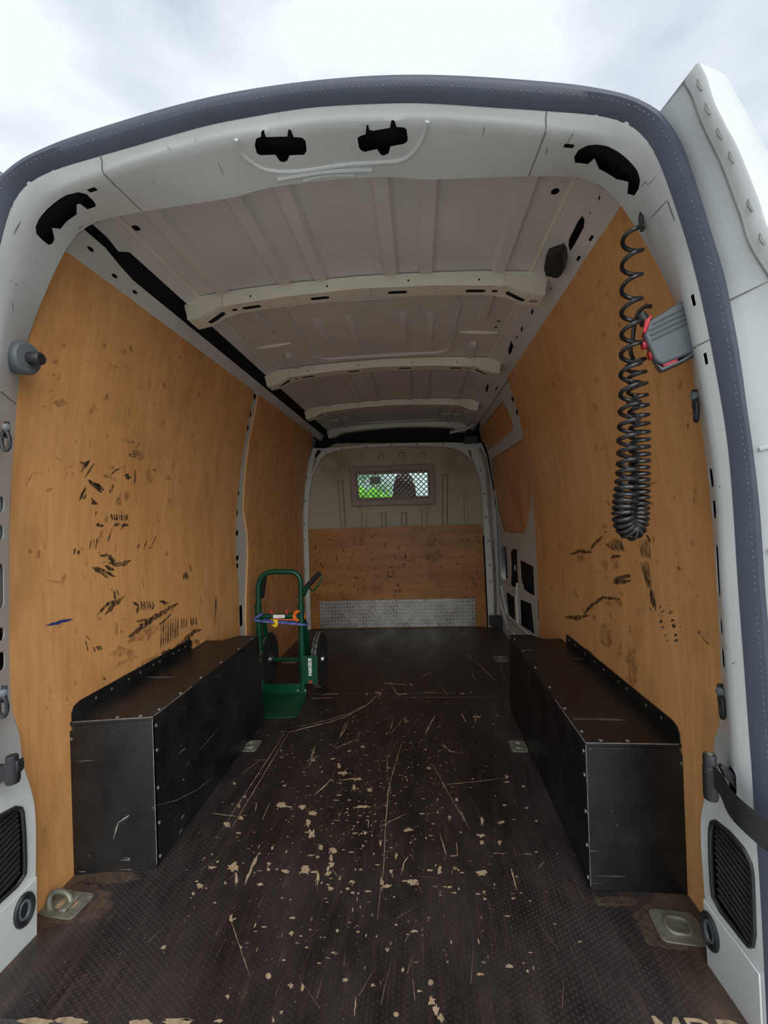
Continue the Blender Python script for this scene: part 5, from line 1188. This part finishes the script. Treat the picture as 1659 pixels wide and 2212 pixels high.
part('cable_descending', MB().tube(head + wire[:cut + 1], .0050, 8), 'cable_black', coil)
part('cable_rising', MB().tube(wire[cut:] + tail, .0048, 8), 'cable_black', coil)

# ---------------------------------------------------------------- grey and red control box on the pillar
cb = thing('control_box', 'grey and red plastic control box on the right pillar beside the cable', 'control box', at_y((1450, 790), 1.03))
by = 1.015
cb_c = at_y((1447, 722), by); ang = math.atan2(28, 109)
MX = Matrix.Translation(cb_c) @ Matrix.Rotation(-ang, 4, 'Y') @ Matrix.Rotation(math.radians(-24), 4, 'Z'); M3 = MX.to_3x3()
hw, hh = .042, .056
body = MB().prism([MX @ Vector(p) for p in [(hw, 0, hh + .004), (hw, 0, -hh), (-hw + .012, 0, -hh - .002), (-hw + .002, 0, -hh + .012), (-hw - .004, 0, hh - .036), (-hw + .012, 0, hh - .010)]], M3 @ Vector((0, .055, 0)))
part('box_body', body, 'box_grey', cb, .005)
for k_ in range(4):
    z = hh - .014 - k_ * .011; part('moulded_rib', MB().tube([MX @ Vector((-hw + .008 - (0 if k_ else -.01), -.001, z - .006)), MX @ Vector((hw - .004, -.001, z))], .0022, 6), 'box_grey', cb)
part('back_plate', MB().box((hw - .001, -.004, -hh - .004), (hw + .006, .06, hh + .008), MX), 'black_plastic', cb, .002)
part('red_cap', MB().prism([MX @ Vector(p) for p in [(-hw + .022, -.003, hh + .001), (-hw + .006, -.003, hh - .006), (-hw - .006, -.003, hh - .030), (-hw + .000, -.003, hh - .034), (-hw + .010, -.003, hh - .020)]], M3 @ Vector((0, .052, 0))), 'red_plastic', cb, .003)
part('red_button', MB().tube([MX @ Vector((-hw - .002, .02, .002)), MX @ Vector((-hw - .012, .018, .003))], .011, 14), 'red_plastic', cb)
part('red_button', MB().tube([MX @ Vector((-hw + .004, .02, -.026)), MX @ Vector((-hw - .006, .018, -.025))], .011, 14), 'red_plastic', cb)
part('red_lens', MB().prism([MX @ Vector(p) for p in [(-hw + .013, .004, -hh + .002), (.004, .004, -hh + .004), (-.002, .004, -hh - .010), (-hw + .014, .004, -hh - .008)]], M3 @ Vector((0, .045, 0))), 'red_plastic', cb, .002)
part('lower_lip', MB().prism([MX @ Vector(p) for p in [(-hw + .002, .002, -hh + .006), (-hw + .009, .002, -hh - .014), (.012, .002, -hh - .010), (hw, .002, -hh - .002), (hw, .002, -hh + .004), (.006, .002, -hh - .006), (-hw + .012, .002, -hh - .008)]], M3 @ Vector((0, .05, 0))), 'box_grey', cb, .001)
part('cable_gland', MB().tube([MX @ Vector((-hw + .010, .03, hh - .008)), MX @ Vector((-hw + .004, .028, hh + .018))], [.012, .0115], 14), 'black_plastic', cb)

# ---------------------------------------------------------------- bump stop on the left pillar
bs = thing('bump_stop', 'round grey rubber door stop on the left pillar', 'door stop', at_y((55, 775), 1.05))
p0 = at_y((44, 772), 1.09); p1 = at_y((62, 776), 1.045); d_ = Vector((.985, .0, -.08)).normalized()
p0 = at_y((54, 774), 1.055); MB1 = facing(p0 - d_ * .012, d_) @ Matrix.Scale(1.2, 4)
part('stop_disc', MB().lathe([(.030, -.045), (.034, -.008), (.0355, .006), (.035, .014), (.031, .020), (.018, .022)], 28, MB1), 'box_grey', bs)
part('stop_pin', MB().lathe([(.0135, .02), (.0135, .046), (.0115, .049), (.006, .049)], 20, MB1), 'black_plastic', bs)

# ---------------------------------------------------------------- tie loops on the pillars
def tie_loop(px, y, right, label, k_=1.0):
    r_ = thing('tie_loop', label, 'tie loop', at_y(px, y), 'tie loops on the pillars')
    c_ = at_y(px, y); s_ = -1 if right else 1
    part('ring', MB().tube([c_ + Vector((s_ * .002 + (.0045 if right else .009) * math.cos(a), (.012 if right else .002) * math.cos(a), -.020 + .024 * math.sin(a))) * 1.0 for a in [2 * math.pi * q / 20 for q in range(20)]], .0045, 8, closed=True), 'black_plastic', r_)
    part('bolt', MB().lathe([(.0095, 0), (.009, .007), (.004, .010)], 14, facing(c_ + Vector((0, .004, .014)), (s_ * .8, -.6, 0))), 'box_grey', r_)
    part('strap_plate', MB().box(c_ + Vector((-.006, .004, -.012)), c_ + Vector((.006, .010, .030))), 'black_plastic', r_, .002)
tie_loop((1505, 868), 1.04, True, 'black tie loop on the right pillar below the control box')
tie_loop((1561, 1508), 1.03, True, 'black tie loop low on the right pillar above the door strap')
tie_loop((10, 935), 1.0, False, 'black tie loop on the left pillar below the door stop')
tie_loop((4, 1510), .985, False, 'black tie loop at the left edge above the hinge bracket')

# ---------------------------------------------------------------- door check arms
ca = thing('check_arm', 'curved black door check arm reaching from the right pillar to the door', 'check arm', at_y((1545, 1690), .97))
arm = smooth_curve([at_y(LB(850, 520), .985), at_y(LB(930, 610), .95), at_y(LB(985, 720), .93), at_y(LB(1090, 830), .90), at_y(LB(1230, 940), .87), at_y(LB(1400, 1030), .84)], 6)
rows = []
for i, p in enumerate(arm):
    f = i / (len(arm) - 1); hgt = lerp(.020, .030, min(1, f * 2)); th = .006
    rows.append([p + Vector((0, -th, hgt)), p + Vector((0, th, hgt)), p + Vector((0, th, -hgt)), p + Vector((0, -th, -hgt))])
part('arm_strap', MB().grid(rows, closed=True), 'black_plastic', ca, .002)
q = at_y(LB(855, 530), .985)
part('pivot_barrel', MB().lathe([(.012, -.055), (.014, -.048), (.014, .014), (.0125, .016), (.0125, .038), (.011, .041), (.006, .041)], 20, Matrix.Translation(q)), 'black_plastic', ca)
part('pivot_pin', MB().lathe([(.007, .036), (.006, .043), (.002, .044)], 14, Matrix.Translation(q)), 'aged_steel', ca)
part('bracket', MB().prism([at_y(LB(*p), .975) for p in [(925, 490), (945, 478), (1020, 530), (1080, 600), (1088, 650), (1060, 670), (1000, 600), (960, 560)]], (0, .012, 0)), 'black_plastic', ca, .002)
cl = thing('hinge_bracket', 'black hinge bracket on the left pillar at the picture edge', 'hinge', at_y((20, 1665), .99))
Z6 = crop(3.687, 0, 1550)
q = at_y(Z6(98, 420), .985)
part('pivot_barrel', MB().lathe([(.014, -.030), (.016, -.022), (.016, .018), (.013, .020), (.013, .034), (.011, .036), (.006, .036)], 20, Matrix.Translation(q)), 'black_plastic', cl)
part('bracket', MB().prism([at_y(Z6(*p), .98) for p in [(-60, 400), (0, 400), (60, 385), (130, 345), (140, 400), (135, 450), (60, 490), (10, 520), (-60, 560)]], (0, .02, 0)), 'black_plastic', cl, .003)

# ---------------------------------------------------------------- lashing points
def ring_d(r0, r1, hgt, n=16):
    return [Vector((r0 * math.cos(a), r1 * math.sin(a), hgt)) for a in [2 * math.pi * q / n for q in range(n)]]
def lashing(label, c_, sx_, sy_, mode, rot=0.0, y_flat=False):
    r_ = thing('lashing_ring', label, 'lashing point', (c_.x, c_.y, 0), 'lashing points in the floor')
    MX = Matrix.Translation((c_.x, c_.y, 0)) @ Matrix.Rotation(rot, 4, 'Z')
    out = rrect(0, 0, sx_, sy_, min(sx_, sy_) * .18); hole = rrect(0, 0, sx_ * .52, sy_ * .42, min(sx_, sy_) * .16)
    part('base_plate', plate(out, [hole], lambda u, v, d: tuple(MX @ Vector((u, v, .0045 - d))), .004, .03), 'aged_steel', r_, .001)
    part('recess', plate(grow(hole, 1.05), [], lambda u, v, d: tuple(MX @ Vector((u, v, .0012 - d))), .001, .05), 'bare_wood' if mode == 'up' else 'aged_steel', r_)
    for a in (-1, 1):
        for b in (-1, 1):
            q = MX @ Vector((a * sx_ * .40, b * sy_ * .37, .0045)); put('screw', SCREWD, facing(q, (0, 0, 1)), r_)
    if mode == 'up':
        loop = smooth_curve([at_y(p, yy) for p, yy in (((130, 1978), 1.165), ((112, 1970), 1.165), ((106, 1950), 1.175), ((112, 1931), 1.185), ((130, 1925), 1.19), ((147, 1932), 1.19), ((153, 1948), 1.185), ((147, 1968), 1.172))], 4, True)
        part('d_ring', MB().tube(loop, .0075, 10, closed=True), 'aged_steel', r_)
        part('ring_keeper', MB().box((.0, -.03, .0045), (.022, .03, .014), MX), 'aged_steel', r_, .003)
    else:
        loop = [MX @ Vector((p[0], p[1], .006)) for p in rrect(0, 0, sx_ * .5, sy_ * .5, min(sx_, sy_) * .2)]
        part('d_ring', MB().tube(loop, min(sx_, sy_) * .055, 8, closed=True), 'aged_steel', r_)
lashing('weathered lashing point with raised ring, front left by the door pillar', at_z((145, 1955)), .115, .085, 'up', -.1)
lashing('worn lashing plate in the floor, front right beside the vent', at_z((1465, 2005)), .115, .095, 'flat', -.1)
lashing('metal lashing plate half under the left wheel arch box edge', at_z((541, 1612)), .085, .10, 'flat')
lashing('metal lashing plate at the foot of the right wheel arch box', at_z((1120, 1613)), .075, .10, 'flat')
lashing('distant lashing plate in the floor beyond the right wheel arch box', at_z((1082, 1424)), .10, .13, 'flat')
lashing('distant lashing plate in the floor behind the sack truck', at_z((628, 1429)), .12, .10, 'flat')
dd = MB()
for px, ru, rv in [((150, 1950), 95, 48), ((1455, 1990), 85, 62), ((1330, 1948), 50, 12), ((230, 1895), 70, 14)]:
    blob_mesh(dd, px, ru, rv, n=40, jag=.12, z=.0003)
part('dusty_patches', dd, 'dusty_patch', floor, smooth=0, kind='stuff')
# oval grommets in the kick plates
for side, px in ((1, LB(875, 1590)), (-1, (47, 1965))):
    g_ = thing('oval_grommet', 'oval black grommet in the white kick plate on the %s pillar' % ('right' if side > 0 else 'left'), 'grommet', at_y(px, 1.08), 'grommets in the kick plates')
    s0, v0 = hitF(px, side > 0)
    for rr_, tr_2, mt in ((1.0, .006, 'black_plastic'), (.62, .004, 'box_grey')):
        lp = [frame_pt(s0 + .038 * rr_ * math.cos(a), min(max(v0 + .030 * rr_ * math.sin(a), .01), VW - .001), off=.008) for a in [2 * math.pi * q / 24 for q in range(24)]]
        part('grommet_ring' if rr_ == 1 else 'grommet_lip', MB().tube(lp, tr_2, 8, closed=True), mt, g_)
    part('grommet_core', plate([(s0 + .034 * math.cos(a), min(max(v0 + .027 * math.sin(a), .01), VW - .001)) for a in [2 * math.pi * q / 20 for q in range(20)]], [], lambda s, v, d: frame_pt(s, v, d, off=.0065), .001, .02), 'black_and_cavity_shade', g_)
